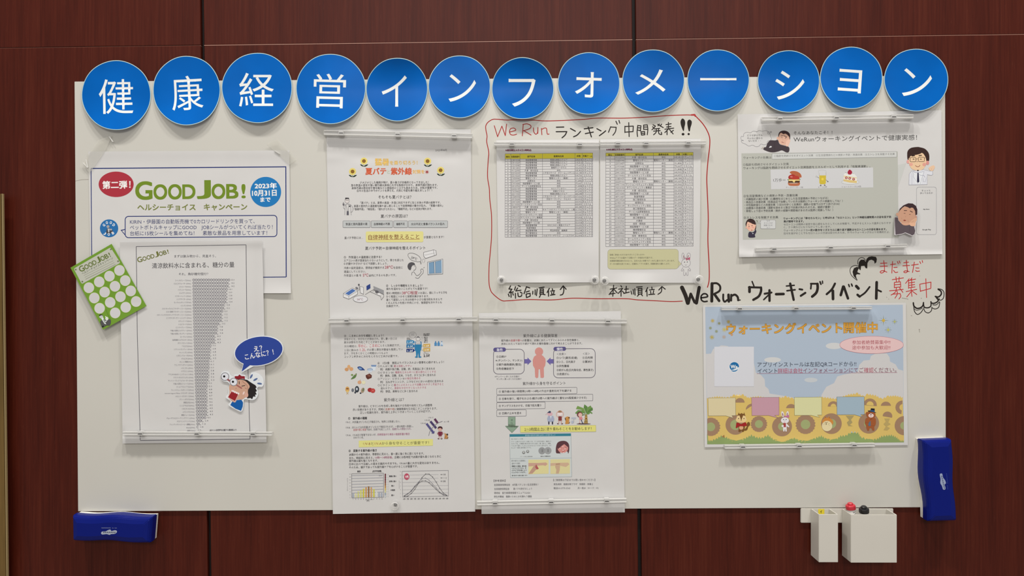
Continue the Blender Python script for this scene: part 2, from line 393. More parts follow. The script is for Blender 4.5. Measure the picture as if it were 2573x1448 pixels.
line([(1737, 289), (1745, 288.5), (1747, 292)], 3.6, (175, 50, 50))
def strokes(L, wd, col, sm=True):
    for s in L:
        if isinstance(s[-1], (int, float)): line(s[:-1], s[-1], col, smooth=len(s) > 3 and sm)
        else: line(s, wd, col, smooth=len(s) > 2 and sm)
part('red_marker_lettering'); frame(1210, 280, 7.239)
strokes([[(232, 262), (292, 460)], [(292, 460), (370, 268)], [(370, 268), (432, 440)], [(432, 440), (455, 232)],
         [(515, 375), (620, 345), (590, 305), (530, 315), (508, 370), (530, 420), (580, 432), (638, 415)],
         [(758, 235), (742, 445)], [(752, 238), (830, 228), (895, 260), (880, 310), (760, 355)], [(765, 350), (900, 430)],
         [(945, 300), (950, 370), (985, 415), (1018, 385), (1025, 295)], [(1025, 295), (1024, 400)], [(1090, 310), (1098, 425)], [(1092, 330), (1140, 305), (1180, 310), (1190, 380), (1200, 415), (1228, 412)]], 15, RED)
part('black_marker_lettering')
strokes([[(1362, 288), (1495, 285)], [(1358, 370), (1550, 368)], [(1550, 368), (1520, 430), (1465, 480)], [(1618, 312), (1705, 360)], [(1675, 462), (1740, 430), (1800, 365)],
         [(1868, 318), (2025, 297)], [(1888, 405), (2032, 377)], [(1940, 285), (1998, 465)], [(2098, 315), (2172, 355)], [(2144, 442), (2209, 395), (2257, 355)]], 21, BLK)
frame(1500, 280, 7.239)
strokes([[(250, 280), (210, 380)], [(250, 285), (350, 290)], [(350, 290), (335, 370), (290, 435)], [(345, 180), (370, 235)], [(400, 165), (415, 215)],
         [(508, 270), (508, 385)], [(508, 275), (660, 268)], [(660, 268), (655, 370)], [(510, 378), (655, 368)], [(578, 205), (585, 458)],
         [(742, 255), (730, 370), (738, 458)], [(742, 258), (800, 262)], [(800, 262), (790, 355)], [(745, 300), (795, 300)], [(742, 340), (795, 350)], [(848, 250), (850, 330)], [(850, 250), (915, 245)], [(915, 245), (925, 330), (915, 425)],
         [(850, 285), (910, 285)], [(850, 325), (925, 328)], [(800, 372), (810, 430)], [(800, 372), (865, 365)], [(865, 365), (870, 425)], [(870, 425), (815, 432)], [(808, 400), (865, 400)],
         [(1020, 245), (1065, 268)], [(1065, 268), (1000, 335)], [(1010, 280), (1040, 300)], [(1105, 235), (1205, 295)], [(1135, 230), (1110, 265)], [(1175, 232), (1150, 270)], [(1040, 320), (1140, 308)], [(1030, 360), (1150, 350)],
         [(1080, 320), (1075, 380), (1030, 425)], [(1120, 310), (1125, 400), (1175, 420), (1170, 380)],
         [(1255, 240), (1350, 225)], [(1265, 285), (1345, 275)], [(1235, 325), (1395, 305)], [(1300, 200), (1300, 310)], [(1300, 320), (1235, 385)], [(1275, 355), (1275, 425)], [(1320, 330), (1385, 410)], [(1390, 345), (1345, 380)]], 18, BLK)
poly([(1560, 130), (1595, 160), (1605, 220), (1590, 290), (1582, 350), (1565, 350), (1530, 260), (1520, 190), (1535, 145)], BLK, True); ell(1566, 415, 26, 24, BLK)
poly([(1690, 150), (1722, 180), (1722, 230), (1700, 300), (1690, 355), (1670, 358), (1650, 280), (1642, 200), (1660, 160)], BLK, True); ell(1668, 413, 21, 20, BLK)
part('black_marker_caption'); frame(1210, 470, 4.826)
strokes([[(352, 1200), (332, 1238)], [(332, 1238), (368, 1240)], [(368, 1240), (335, 1285)], [(335, 1285), (385, 1272)], [(358, 1275), (358, 1338)], [(325, 1300), (335, 1328)], [(378, 1290), (385, 1312)],
         [(412, 1210), (400, 1250)], [(445, 1198), (470, 1208)], [(438, 1225), (415, 1262)], [(415, 1262), (478, 1252)], [(410, 1290), (412, 1350)], [(440, 1285), (448, 1328), (480, 1325), (488, 1305)], [(470, 1275), (492, 1290)],
         [(545, 1210), (515, 1295)], [(545, 1212), (585, 1225)], [(540, 1275), (580, 1262)], [(545, 1298), (588, 1290)], [(588, 1290), (590, 1325)], [(590, 1325), (545, 1342)], [(545, 1342), (540, 1300)],
         [(622, 1265), (620, 1300)], [(650, 1248), (650, 1305)], [(675, 1238), (665, 1318)], [(700, 1225), (758, 1215)], [(712, 1238), (708, 1300)], [(712, 1240), (750, 1236)], [(750, 1236), (750, 1300)], [(712, 1262), (748, 1258)], [(712, 1282), (748, 1278)],
         [(710, 1302), (752, 1298)], [(718, 1305), (702, 1338)], [(738, 1300), (770, 1308)],
         [(822, 1230), (795, 1280)], [(812, 1260), (812, 1325)], [(858, 1235), (862, 1252)], [(838, 1264), (885, 1258)], [(848, 1280), (855, 1305)], [(878, 1270), (870, 1305)], [(835, 1313), (890, 1305)],
         [(990, 1200), (998, 1250), (985, 1300), (955, 1312)], [(955, 1245), (990, 1200)], [(990, 1200), (1025, 1240)]], 13.5, BLK)
frame(1500, 470, 4.826); part('black_marker_caption')
strokes([[(160, 1240), (240, 1225)], [(202, 1193), (192, 1325)], [(198, 1240), (148, 1305)], [(205, 1240), (245, 1285)], [(165, 1298), (220, 1290)],
         [(290, 1198), (300, 1215)], [(262, 1240), (312, 1232)], [(312, 1232), (258, 1292)], [(292, 1262), (292, 1325)], [(305, 1262), (328, 1285)], [(332, 1242), (380, 1238)], [(356, 1205), (350, 1282)], [(325, 1292), (392, 1275)],
         [(412, 1262), (422, 1300)], [(438, 1245), (445, 1300)], [(458, 1235), (462, 1312)], [(480, 1215), (548, 1210)], [(500, 1230), (500, 1300)], [(500, 1232), (545, 1230)], [(545, 1230), (545, 1297)], [(503, 1255), (543, 1253)], [(503, 1277), (543, 1275)],
         [(500, 1300), (545, 1297)], [(512, 1302), (490, 1325)], [(535, 1300), (552, 1320)],
         [(615, 1220), (590, 1270)], [(605, 1250), (608, 1325)], [(665, 1215), (668, 1238)], [(635, 1250), (695, 1243)], [(650, 1265), (655, 1295)], [(688, 1258), (680, 1295)], [(628, 1306), (700, 1300)],
         [(785, 1210), (780, 1270), (740, 1302)], [(750, 1250), (788, 1208)], [(788, 1208), (828, 1240)]], 12.5, BLK)
part('bold_black_lettering'); frame(1690, 640, 6.581)
strokes([[(155, 545), (215, 680), (252, 800), 66], [(262, 805), (300, 650), 44], [(300, 650), (365, 790), 44], [(393, 800), (440, 545), 56],
         [(478, 715), (575, 697), (560, 655), (510, 650), (472, 690), (478, 750), (520, 778), (572, 772), 26],
         [(652, 480), (648, 770), 50], [(645, 480), (730, 475), (785, 525), (775, 600), (690, 650), 34], [(695, 660), (770, 765), 44],
         [(838, 660), (838, 740), (862, 780), (905, 750), 32], [(925, 665), (930, 775), 44], [(970, 665), (968, 760), 34], [(975, 685), (1030, 663), (1075, 700), (1085, 755), 36], [(1085, 755), (1118, 752), 20],
         [(1315, 445), (1345, 520), 24], [(1272, 540), (1272, 615), 46], [(1262, 540), (1465, 545), 34], [(1462, 545), (1462, 605), (1425, 690), (1335, 748), 40],
         [(1522, 648), (1635, 628), 34], [(1602, 590), (1603, 765), 40], [(1590, 665), (1508, 745), 26], [(1712, 655), (1835, 652), 44],
         [(1882, 520), (2012, 508), 24], [(1892, 598), (2025, 582), 28], [(1945, 480), (2002, 748), 40], [(2098, 572), (2145, 580), 32], [(2120, 682), (2195, 633), 36]], 30, BLK)
frame(2040, 640, 6.583)
strokes([[(-18, 482), (95, 482), 30], [(-10, 484), (-18, 565), 28], [(92, 485), (95, 560), (70, 635), (5, 695), 44], [(135, 450), (150, 490), 28], [(175, 438), (178, 475), 22],
         [(382, 480), (330, 575), (245, 655), 36], [(347, 600), (350, 735), 46], [(478, 670), (518, 530), 44], [(528, 530), (597, 725), 42], [(608, 495), (620, 530), 24], [(655, 488), (668, 520), 26],
         [(735, 522), (770, 560), 48], [(755, 665), (790, 695), 40], [(790, 695), (880, 630), (955, 535), 30], [(1072, 458), (1065, 725), 46], [(1085, 585), (1145, 612), 30]], 30, BLK)
part('speed_mark_doodle')
strokes([[(745, 425), (660, 350), (630, 270), (650, 210), (710, 180), (775, 190), 10], [(760, 160), (765, 90), (810, 50), (860, 60), (888, 100), 10]], 10, BLK)
poly([(755, 428), (690, 355), (672, 285), (695, 225), (745, 203), (785, 215), (762, 255), (752, 290), (803, 315), (798, 328), (745, 325), (728, 345), (735, 380), (752, 415)], BLK)
poly([(768, 200), (778, 125), (810, 85), (865, 85), (890, 120), (905, 70), (940, 38), (990, 28), (1060, 38), (1076, 75), (1066, 128), (1040, 152), (1028, 105), (985, 85), (945, 98), (920, 140), (916, 228), (890, 225), (868, 185), (815, 190), (806, 262), (785, 245)], BLK)
part('speed_mark_doodle')
strokes([[(1678, 798), (1688, 850), (1738, 890), (1800, 878), (1838, 840), (1846, 795), 24], [(1690, 895), (1740, 922), (1830, 888), 9], [(1685, 860), (1698, 940), (1745, 990), (1800, 962), (1840, 905), 13],
         [(1846, 800), (1860, 868), (1920, 880), (1968, 850), (1970, 778), 20], [(1850, 880), (1870, 940), (1925, 965), (1975, 930), (1985, 870), 13],
         [(1970, 795), (2010, 808), (2070, 785), (2105, 735), 22], [(1985, 880), (2040, 900), (2098, 870), (2115, 790), 13], [(2000, 832), (2060, 830), (2110, 780), 12],
         [(2042, 692), (2095, 700), (2140, 655), (2133, 605), (2090, 575), 24], [(2085, 565), (2150, 580), (2185, 630), (2175, 720), (2130, 755), (2100, 740), 13], [(2055, 700), (2085, 740), 28]], 10, BLK)
part('red_marker_caption'); R2 = (190, 48, 48)
strokes([[(1135, 145), (1240, 140)], [(1130, 195), (1250, 190)], [(1188, 100), (1200, 200), (1195, 280), (1150, 305), (1130, 285), (1170, 265), (1240, 290)],
         [(1300, 165), (1385, 155)], [(1335, 115), (1322, 305)], [(1355, 215), (1410, 210)], [(1350, 260), (1380, 295), (1420, 290)], [(1415, 115), (1430, 150)], [(1445, 105), (1458, 140)],
         [(1520, 135), (1600, 125)], [(1505, 185), (1615, 180)], [(1562, 95), (1572, 200), (1580, 280), (1545, 300), (1520, 285), (1550, 268), (1610, 282)],
         [(1650, 175), (1760, 160)], [(1695, 125), (1665, 295)], [(1720, 220), (1770, 222)], [(1715, 262), (1740, 278), (1780, 272)], [(1785, 115), (1800, 148)], [(1825, 98), (1832, 130)],
         [(1330, 415), (1515, 385)], [(1390, 370), (1400, 450)], [(1445, 370), (1440, 440)], [(1365, 460), (1365, 550)], [(1365, 460), (1465, 450)], [(1465, 450), (1470, 540)], [(1368, 500), (1460, 492)], [(1370, 545), (1470, 535)],
         [(1285, 600), (1510, 575)], [(1400, 545), (1380, 620), (1310, 670)], [(1450, 550), (1505, 625)], [(1330, 655), (1460, 645)], [(1460, 645), (1470, 690), (1440, 735)], [(1405, 600), (1415, 650), (1375, 720)],
         [(1610, 400), (1550, 475)], [(1600, 430), (1600, 560)], [(1655, 385), (1630, 420)], [(1595, 430), (1715, 405)], [(1600, 470), (1700, 455)], [(1602, 510), (1700, 495)], [(1605, 550), (1705, 535)], [(1650, 410), (1652, 545)],
         [(1560, 612), (1735, 575)], [(1640, 560), (1655, 690)], [(1645, 610), (1570, 700)], [(1660, 605), (1735, 660)],
         [(1785, 490), (1795, 610)], [(1785, 490), (1970, 455)], [(1970, 455), (1968, 550)], [(1795, 605), (1965, 560)], [(1885, 400), (1897, 710)]], 13, R2)
GR = (150, 142, 130)
for s_ in ([(1490, 718), (1560, 730), (1590, 738), 9], [(1808, 722), (1812, 724), 12], [(1785, 352), (1788, 354), 9], [(1235, 700), (1240, 712), 7], [(1270, 735), (1272, 738), 9], [(1770, 1235), (1785, 1240), 8], [(1775, 1240), (1782, 1285), 8], [(1640, 1010), (1655, 1012), 7]): part('marker_smudge'); strokes([s_], 8, GR)
part('sheet_seam')
frame(); line([(190, 455), (205, 452), (222, 451)], 1.2, (160, 152, 140), smooth=True)
sb.flush()
# ================= TITLE DISCS =======================================================================
M_DISC = tone(mat('blue_card_disc', (0.0, 0.134, 0.55), 0.30, 0.12), 7, 0.15)
M_RIM = mat('pale_cut_edge', (0.48, 0.68, 0.70), 0.5)
DW = (232, 230, 238)
discs = [  # centre, radii, character, ink box, rotation, curl at top, curl at bottom, where it is
 (292.0, 239.0, 85.5, 86.0, '健', 248.3, 199, 334.6, 286, -1, 3, 13, 'first (leftmost) of the title row'),
 (469.0, 227.5, 83.0, 85.5, '康', 431, 190.5, 509.5, 276.6, -3, 3, 14, 'second of the title row'),
 (646.0, 221.0, 87.0, 86.5, '経', 600.7, 183, 688, 268, 0, 3, 13, 'third of the title row'),
 (831.0, 223.5, 86.0, 86.5, '営', 788, 185.3, 868.9, 271.6, 1.5, 3, 14, 'fourth of the title row'),
 (997.5, 225.0, 76.0, 78.0, 'イ', 959, 189.6, 1022.3, 268, 0, 17, 11, 'fifth of the title row, its top curling forward'),
 (1154.5, 218.0, 76.5, 77.0, 'ン', 1127, 186.6, 1196, 255.7, 0, 3, 13, 'sixth of the title row'),
 (1313.5, 222.0, 76.5, 76.0, 'フ', 1278, 198, 1346, 268, 0, 16, 13, 'seventh of the title row, its top curling forward'),
 (1479.5, 209.5, 76.5, 76.5, 'ォ', 1445.4, 181, 1511.3, 245, 2, 3, 12, 'eighth of the title row'),
 (1641.5, 203.0, 76.5, 77.0, 'メ', 1596, 174.6, 1672.3, 238, 0, 5, 10, 'ninth of the title row'),
 (1804.5, 202.0, 76.5, 76.0, 'ー', 1759.4, 196, 1850.4, 202, 0, 5, 12, 'tenth of the title row'),
 (1981.5, 204.5, 76.5, 76.5, 'シ', 1948, 177.7, 2021.5, 250.5, 0, 10, 11, 'eleventh of the title row'),
 (2139.0, 195.5, 77.0, 76.5, 'ョ', 2106.5, 174.6, 2165, 233, 4, 4, 12, 'twelfth of the title row'),
 (2302.0, 201.0, 79.0, 77.0, 'ン', 2267.7, 173, 2341.3, 243, 3, 4, 12, 'last (rightmost) of the title row')]
for cx, cy, rx, ry, ch, a, b_, c_, d_, rot, ct, cb_, where in discs:
    def h(x, y, cx=cx, cy=cy, rx=rx, ry=ry, ct=ct, cb_=cb_):
        u = (np.asarray(x, float)-cx)/rx; v = (np.asarray(y, float)-cy)/ry
        ct, cb_ = ct*.75, cb_*.72
        return 5.2+ct*np.clip(-v, 0, 2)**2.0*(1-.2*u*u)+cb_*np.clip(v, 0, 2)**1.7*(1-.25*u*u)+0.8*np.sin(2.3*u+cx)+0.8
    wob = lambda t: 1+0.004*math.sin(3*t+cx)+0.003*math.sin(7*t+2*cx)
    root = thing('title_disc', 'round blue paper disc with a white %s, %s' % (ch, where), 'sign', W(cx, cy, 6), 'blue title discs along the top of the board')
    V = [(cx, cy)]; n = 72; rings = 14
    for j in range(1, rings+1):
        for i in range(n):
            t = 2*math.pi*i/n; V.append((cx+rx*wob(t)*j/rings*math.cos(t), cy+ry*wob(t)*j/rings*math.sin(t)))
    V = np.array(V); F = [(0, 1+(i+1) % n, 1+i) for i in range(n)]
    for j in range(rings-1):
        for i in range(n): F.append((1+j*n+i, 1+j*n+(i+1) % n, 1+(j+1)*n+(i+1) % n, 1+(j+1)*n+i))
    P = W(V[:, 0], V[:, 1], h(V[:, 0], V[:, 1])); meshobj('disc', P, F, M_DISC, root, smooth=True)
    k = (rings-1)*n+1; o1 = V[k:]; hh = h(o1[:, 0], o1[:, 1]); oc = (o1-[cx, cy])*(1+1.7/rx)+[cx, cy]
    A = W(o1[:, 0], o1[:, 1], hh+0.05); B = W(oc[:, 0], oc[:, 1], hh); B2 = B.copy(); B2[:, 1] += 0.0004
    meshobj('cut_edge', np.vstack([A, B, B2]), [(i, (i+1) % n, n+(i+1) % n, n+i) for i in range(n)]+[(n+i, n+(i+1) % n, 2*n+(i+1) % n, 2*n+i) for i in range(n)], M_RIM, root)
    s = Sheet(root, h, 0.1); part('letter'); frame(); G(ch, a, b_, c_, d_, DW, 0.0, rot, 10); s.flush()

# ================= LANDSCAPE CAMPAIGN POSTER =========================================================
NAVY = (40, 52, 110)
hA = waves(5.0, 3, 0.5, lambda x, y: 1.5*bump(y, 376, 22)+3.5*np.clip((y-700)/40, 0, 1)**2*np.clip((x-600)/100, 0, 1)+0.8*bump(y, 640, 60)*np.clip((x-480)/200, 0, 1))
sheet('campaign_poster', 'landscape white campaign poster with green GOOD JOB! headline and red oval', 'poster', [(222, 381), (727, 378), (731, 737), (229, 739)], hA, nx=60, ny=44)
frame(180, 340, 4.436)
part('blue_border'); line([(216, 370), (2387, 352), (2392, 1580)], 11, NAVY, caps=False); line([(216, 370), (226, 1600), (2392, 1580)], 9, NAVY, caps=False)
part('red_oval'); ell(496, 547, 195, 142, (170, 50, 62)); T('第二弾', 345, 555, 617, 550, 92, (245, 232, 230), .035); G('！', 642, 512, 656, 585, (245, 232, 230), .02)
part('green_headline'); goodjob(716, 712, 1938, 700, 192, (112, 135, 38), .05)
T('ヘルシーチョイス', 735, 803, 1380, 802, 80, (120, 125, 62), .028); T('キャンペーン', 1475, 800, 1955, 798, 80, (120, 125, 62), .028)
part('blue_disc'); ell(2163, 632, 172, 168, (32, 118, 178)); T('2023年', 2042, 565, 2285, 562, 68, (240, 242, 245), .04); T('10月31日', 2012, 645, 2283, 640, 76, (240, 242, 245), .04); T('まで', 2105, 718, 2215, 716, 58, (240, 242, 245), .04)
part('speech_box'); line(rrpts(597, 905, 2288, 1142, 36, -12), 9, NAVY, closed=True, caps=False)
poly([(601, 1050), (601, 1108), (590, 1078)], PAPER); line([(597, 1050), (552, 1060), (597, 1112)], 8, NAVY)
NT = (62, 68, 110)
T('KIRIN・伊藤園の自動販売機で0カロリードリンクを買って、', 650, 965, 2040, 957, 56, NT)
T('ペットボトルキャップにGOOD　JOBシールがついてくれば当たり！', 650, 1028, 2240, 1022, 56, NT)
T('台紙に15枚シールを集めてね！　素敵な景品を用意しています！', 652, 1094, 2180, 1088, 56, NT)
part('round_emblem'); ell(417, 1038, 102, 100, (42, 108, 165))
for ch, x, y, r in (('G', 360, 1002, -40), ('O', 393, 975, -12), ('O', 437, 975, 12), ('D', 470, 1000, 35), ('J', 368, 1096, 30), ('O', 414, 1106, 0), ('B', 460, 1090, -30)):
    G(ch, x-11, y-14, x+11, y+14, (235, 240, 245), .04, r, 3)
poly([(385, 1080), (395, 1045), (420, 1032), (455, 1062), (460, 1085), (425, 1098), (395, 1095)], (70, 72, 80), True); poly([(400, 1040), (425, 1040), (418, 1085), (408, 1082)], (190, 190, 190)); ell(405, 1018, 17, 16, (165, 160, 158)); ell(438, 1052, 12, 10, (180, 176, 174))
CS.flush()
# tape pieces at its upper corners
for nm, pts, lab in (('adhesive_tape', [(246, 352), (282, 340), (262, 383), (224, 436), (208, 410)], 'crumpled clear tape over the upper left corner of the campaign poster'),
                     ('adhesive_tape', [(669, 362), (694, 350), (745, 402), (727, 414)], 'clear tape across the upper right corner of the campaign poster')):
    V = []; n = len(pts); o = prism(nm, pts, 8, 7.6, 7.8, M_TAPE); tag(o, lab, 'tape')
    for cr in ([[(273, 343), (276, 343), (285, 357), (282, 356)], [(206.5, 408), (209, 409), (221, 421), (219, 422)], [(215, 401), (217, 401), (221, 420), (219, 420)]] if pts[0][0] < 400 else [[(689, 379), (691, 378.5), (704, 387), (700, 386)]]):
        prism('crease_highlight', cr, 9, 7.9, 9.2, M_RIDGE, o)  # white slivers standing in for highlights along the tape's creases

# ================= SUGAR CHART =======================================================================
hB = waves(8.0, 8, 0.55, lambda x, y: 1.8*bump(y, 606, 14)+2.2*bump(x, 655, 12)*np.clip((1060-y)/300, 0, 1)-1.2*bump(y, 1088, 12)+3*np.clip((y-1098)/14, 0, 1))
sheet('sugar_chart', 'portrait white poster listing soft drinks with rows of small sugar rings', 'poster', [(301, 609), (659, 604), (670, 1112), (308, 1115)], hB, nx=40, ny=60)
frame(300, 600, 5.57); K2 = (75, 72, 80)
part('thin_border'); frame(); line([(342.4, 619.6), (618.3, 615.4)], 1.2, K2, caps=False); line([(342.4, 619.6), (345, 840), (352.5, 1106.5)], 1.3, K2, caps=False); line([(618.3, 615.4), (620.5, 840), (628.3, 1104)], 1.3, K2, caps=False); line([(352.5, 1107.5), (628.3, 1103.5)], 1.3, K2, caps=False)
frame(300, 600, 5.57)
part('green_headline'); goodjob(262, 335, 695, 205, 70, (108, 110, 50), .03)
part('chart_title'); T('まずは飲み物から、見直そう。', 767, 247, 1352, 243, 44, K2); T('清涼飲料水に含まれる、糖分の量', 455, 380, 1608, 362, 84, (52, 48, 54)); T('それ、角砂糖何個分？', 830, 497, 1243, 492, 42, K2)
drinks = [('ファンタグレープ(500mL)', 15.0), ('カルピスウォーター(500mL)', 14.2), ('コカコーラ(500mL)', 14.2), ('ペプシコーラ(500mL)', 14.1), ('ミルクティ(500mL)', 13.9), ('ドクターペッパー(500mL)', 13.8), ('ミツヤサイダー(500mL)', 13.8), ('なっちゃんオレンジ(500mL)', 13.4), ('CCレモン(500mL)', 12.8),
 ('スタバキャラメルフラペチーノ(トール)(360mL)', 12.2), ('スタバ抹茶フラペチーノ(トール)(360mL)', 12.0), ('スターバックスモカチップフラペチーノ(トール)(360mL)', 11.2), ('ミツヤサイダーグリーンシャワー(500mL)', 11.2), ('オランジーナ(420mL)', 11.2), ('トロピカーナ(330mL)', 10.5), ('ピンクのグレープ(500mL)', 9.8), ('午後の紅茶(ミルクティー)(500mL)', 9.8),
 ('午後の紅茶(レモンティー)(500mL)', 9.4), ('ヨーグルト(500mL)', 8.3), ('伝統発酵ミルクセルキー(350mL)', 8.3), ('ポカリスエット(500mL)', 8.3), ('アセロラ(500mL)', 7.0), ('リプトンレモンティー(500mL)', 6.8), ('ホットレモン(350mL)', 6.8), ('ビタミンウォータ(500mL)', 6.3), ('デカビタC(500mL)', 6.2), ('オレンジ果実(500mL)', 6.1), ('アミノサプリ(チャイ)(325mL)', 6.1), ('いちごオレ(250mL)', 6.0), ('ドデカミン(500mL)', 5.8),
 ('アサヒWONDAモーニングショット(185mL)', 5.8), ('クラフトボスカフェオレ(500mL)', 5.6), ('サントリープレミアムウォーター(500mL)', 5.3), ('午後の紅茶(ストレート)(500mL)', 5.0), ('クールアクエリアス(500mL)', 5.0), ('フレンドジュース(オレンジ)(350mL)', 4.8), ('innocent rapport Water エネルギー(500mL)', 4.8), ('メロンソーダスポーツ(500mL)', 4.7), ('グリーンダカラ(500mL)', 4.6), ('野菜生活(200mL)', 4.6),
 ('リンゴアセロラ(500mL)', 4.5), ('リポビタンD(100mL)', 4.5), ('メガシャキ(100mL)', 4.5), ('野菜ジュース(200mL)', 4.3), ('チョーヤウメ(スパークリングワイン)(350mL)', 4.0), ('オロナミンCドリンク(120mL)', 2.4), ('ブレンディボトルコーヒー(微糖)(500mL)', 1.2), ('Welch(200mL)', 0.8), ('緑茶(500mL)', 0.0)]
part('drink_rows'); frame(); n = len(drinks)
for i, (nm, val) in enumerate(drinks):
    f = i/(n-1); y = 704.8+(1082.5-704.8)*f; xr = 479.8+(490.5-479.8)*f*f**.3; yr = y-1.2
    L = wt(nm)*3.35; T(nm, xr-L, y+0.5, xr, y, 4.9 if L < 75 else 4.7, (110, 105, 112), 0, 1)
    x = xr+6.8; v = val
    while v > 0.15:
        q = min(1, v); P = ellpts(x, yr, 2.75, 2.75, 0, 40 if q < 1 else 0, (320 if q > .5 else 250) if q < 1 else 360, 10)
        line(P, 0.95, (104, 100, 108), caps=False); v -= 1
        if q == 1: line([(x-0.3, yr-1.3), (x-0.3, yr+1.3)], 0.8, (135, 130, 138), caps=False)
        x += 6.33
    T('%.1f' % val, x-0.5, yr-0.3, x+7.5, yr-0.3, 5.4, (100, 96, 102), 0, 1)
T('はかくん自然学を応援する裏側係より', 527, 1081.5, 594, 1080.5, 5.2, (70, 66, 72), .02)
CS.flush()

# ================= GREEN STAMP CARD ==================================================================
hC = waves(10.5, 5, 0.3, lambda x, y: 2.0*np.clip((y-760)/60, 0, 1))
GRN = (112, 150, 48)
sheet('stamp_card', 'tilted green card with fifteen white circles beside the sugar chart', 'card', [(177, 673), (280.5, 613), (368, 769), (259, 829)], hC, ink(GRN), 24, 30)
frame(170, 600, 5.569)
part('headline_plate'); e1, e2, e3, e4 = (85, 420), (600, 122), (738, 338), (198, 636)
def rquad(q, r, n=4):
    P = []
    for i in range(4):
        p = Vector(q[i]); a = (Vector(q[i-1])-p).normalized()*r; b = (Vector(q[(i+1) % 4])-p).normalized()*r
        for k in range(n+1):
            t = k/n; P.append(tuple(p+a*(1-t)**2+b*t*t))
    return P
poly(rquad([e1, e2, e3, e4], 22), (190, 188, 172))
for x, y in ((113, 433), (604, 149), (705, 316), (205, 601)): ell(x, y, 12, 12, (85, 95, 50)); ell(x, y, 5, 5, (160, 160, 130))
part('green_headline'); goodjob(182, 470, 608, 248, 78, (98, 112, 50), .03)
T('ヘルシーチョイスキャンペーン', 200, 490, 632, 268, 38, (80, 90, 62), .01)
for a in range(3): line([(225+a*14, 515+a*26), (640+a*14, 308+a*26)], 5 if a < 2 else 8, (150, 150, 130))
part('stamp_circle')
for x, y in ((297, 687), (442, 605), (585, 525), (725, 444), (373, 830), (518, 748), (662, 667), (806, 587), (447, 975), (595, 893), (739, 813), (883, 732), (665, 1040), (813, 960), (958, 880)):
    part('stamp_circle'); ell(x, y, 75, 77, (190, 205, 130)); ell(x, y, 71, 73, (205, 200, 196))
part('man_picture'); line([(535, 985), (560, 1060), (600, 1125)], 3, (80, 120, 40))
poly([(455, 1160), (475, 1140), (520, 1130), (560, 1125), (600, 1135), (603, 1180), (585, 1215), (545, 1215), (500, 1240), (480, 1235), (460, 1190)], (82, 80, 78), True)
ell(468, 1090, 27, 27, (190, 192, 188)); poly([(440, 1078), (450, 1062), (480, 1062), (492, 1078), (470, 1072), (448, 1085)], (45, 42, 40), True)
poly([(468, 1115), (495, 1098), (540, 1200), (515, 1192)], (220, 224, 215)); ell(548, 1120, 22, 26, (215, 218, 205)); line([(530, 1090), (545, 1110)], 12, (225, 228, 215)); line([(500, 1130), (520, 1175)], 6, (50, 48, 48)); ell(535, 1157, 13, 9, (205, 205, 198)); poly([(475, 1235), (500, 1212), (505, 1235), (490, 1242)], (28, 26, 26))
CS.flush()

# ================= BLUE BUBBLE AND SHOCKED MAN CUT-OUTS ===============================================
def cutout(name, label, cat, outline, h, border=(225, 225, 228), dref=None):
    P = np.array(outline); d = h(P[:, 0], P[:, 1]); c = P.mean(0)
    root = thing(name, label, cat, W(c[0], c[1], float(d.mean())))
    Tt = tessellate_polygon([[Vector((x, y, 0)) for x, y in outline]]); V, TT = refine(outline, Tt, 12)
    A = W(V[:, 0], V[:, 1], h(V[:, 0], V[:, 1])); n0 = len(outline); Bk = A[:n0].copy(); Bk[:, 1] += 0.0008
    a, b, cc = A[TT[:, 0]], A[TT[:, 1]], A[TT[:, 2]]; flp = np.cross(b-a, cc-a)[:, 1] > 0; TT[flp] = TT[flp][:, ::-1]
    meshobj('card', np.vstack([A, Bk]), [tuple(t) for t in TT]+[(i, (i+1) % n0, len(A)+(i+1) % n0, len(A)+i) for i in range(n0)], ink(border), root)
    return Sheet(root, h, 0.15)
hD = lambda x, y: 12.0+2.5*((np.asarray(x, float)-650)/60)**2*0.5
frame(300, 840, 4.827)
bub = ellpts(1690, 205, 301, 183, -9, 0, 360, 40)[:-1]
def with_tail(P, t0, tip, t1):
    i0 = min(range(len(P)), key=lambda i: math.dist(P[i], t0)); i1 = min(range(len(P)), key=lambda i: math.dist(P[i], t1))
    a, b = min(i0, i1), max(i0, i1)
    return P[:a+1]+[tip]+P[b:]
out = [tp(*p) for p in with_tail(bub, (1490, 372), (1476, 470), (1605, 395))]
cutout('speech_bubble_cutout', 'blue oval paper speech bubble cut-out at the right edge of the sugar chart', 'cut-out', out, hD)
BB = (45, 68, 145)
part('blue_bubble'); poly(with_tail(ellpts(1690, 205, 290, 172, -9, 0, 360, 40)[:-1], (1497, 365), (1483, 455), (1585, 385)), BB)
part('bubble_text'); WH = (235, 238, 245)
T('え？', 1630, 182, 1732, 166, 78, WH, .02); T('こんなに？！', 1522, 278, 1868, 214, 78, WH, .02)
CS.flush()
hE = lambda x, y: 11.0+0*np.asarray(x, float)
out = [(1228, 500), (1245, 460), (1285, 448), (1330, 462), (1350, 500), (1390, 520), (1392, 492), (1440, 490), (1452, 478), (1500, 490), (1530, 500), (1530, 530), (1575, 548), (1590, 500), (1600, 466), (1650, 466), (1710, 500), (1745, 550), (1750, 610), (1730, 640), (1690, 640), (1672, 660), (1685, 720), (1660, 780), (1610, 802), (1540, 790), (1510, 800),
       (1505, 870), (1480, 942), (1400, 910), (1322, 860), (1350, 815), (1300, 780), (1292, 755), (1322, 715), (1325, 650), (1340, 612), (1310, 580), (1270, 575), (1240, 550)]
out = crom([tp(*p) for p in out], True, 3)
cutout('shocked_man_cutout', 'small paper cut-out of a shocked cartoon man with popping eyes below the blue bubble', 'cut-out', out, hE)
part('sweat_drops'); 
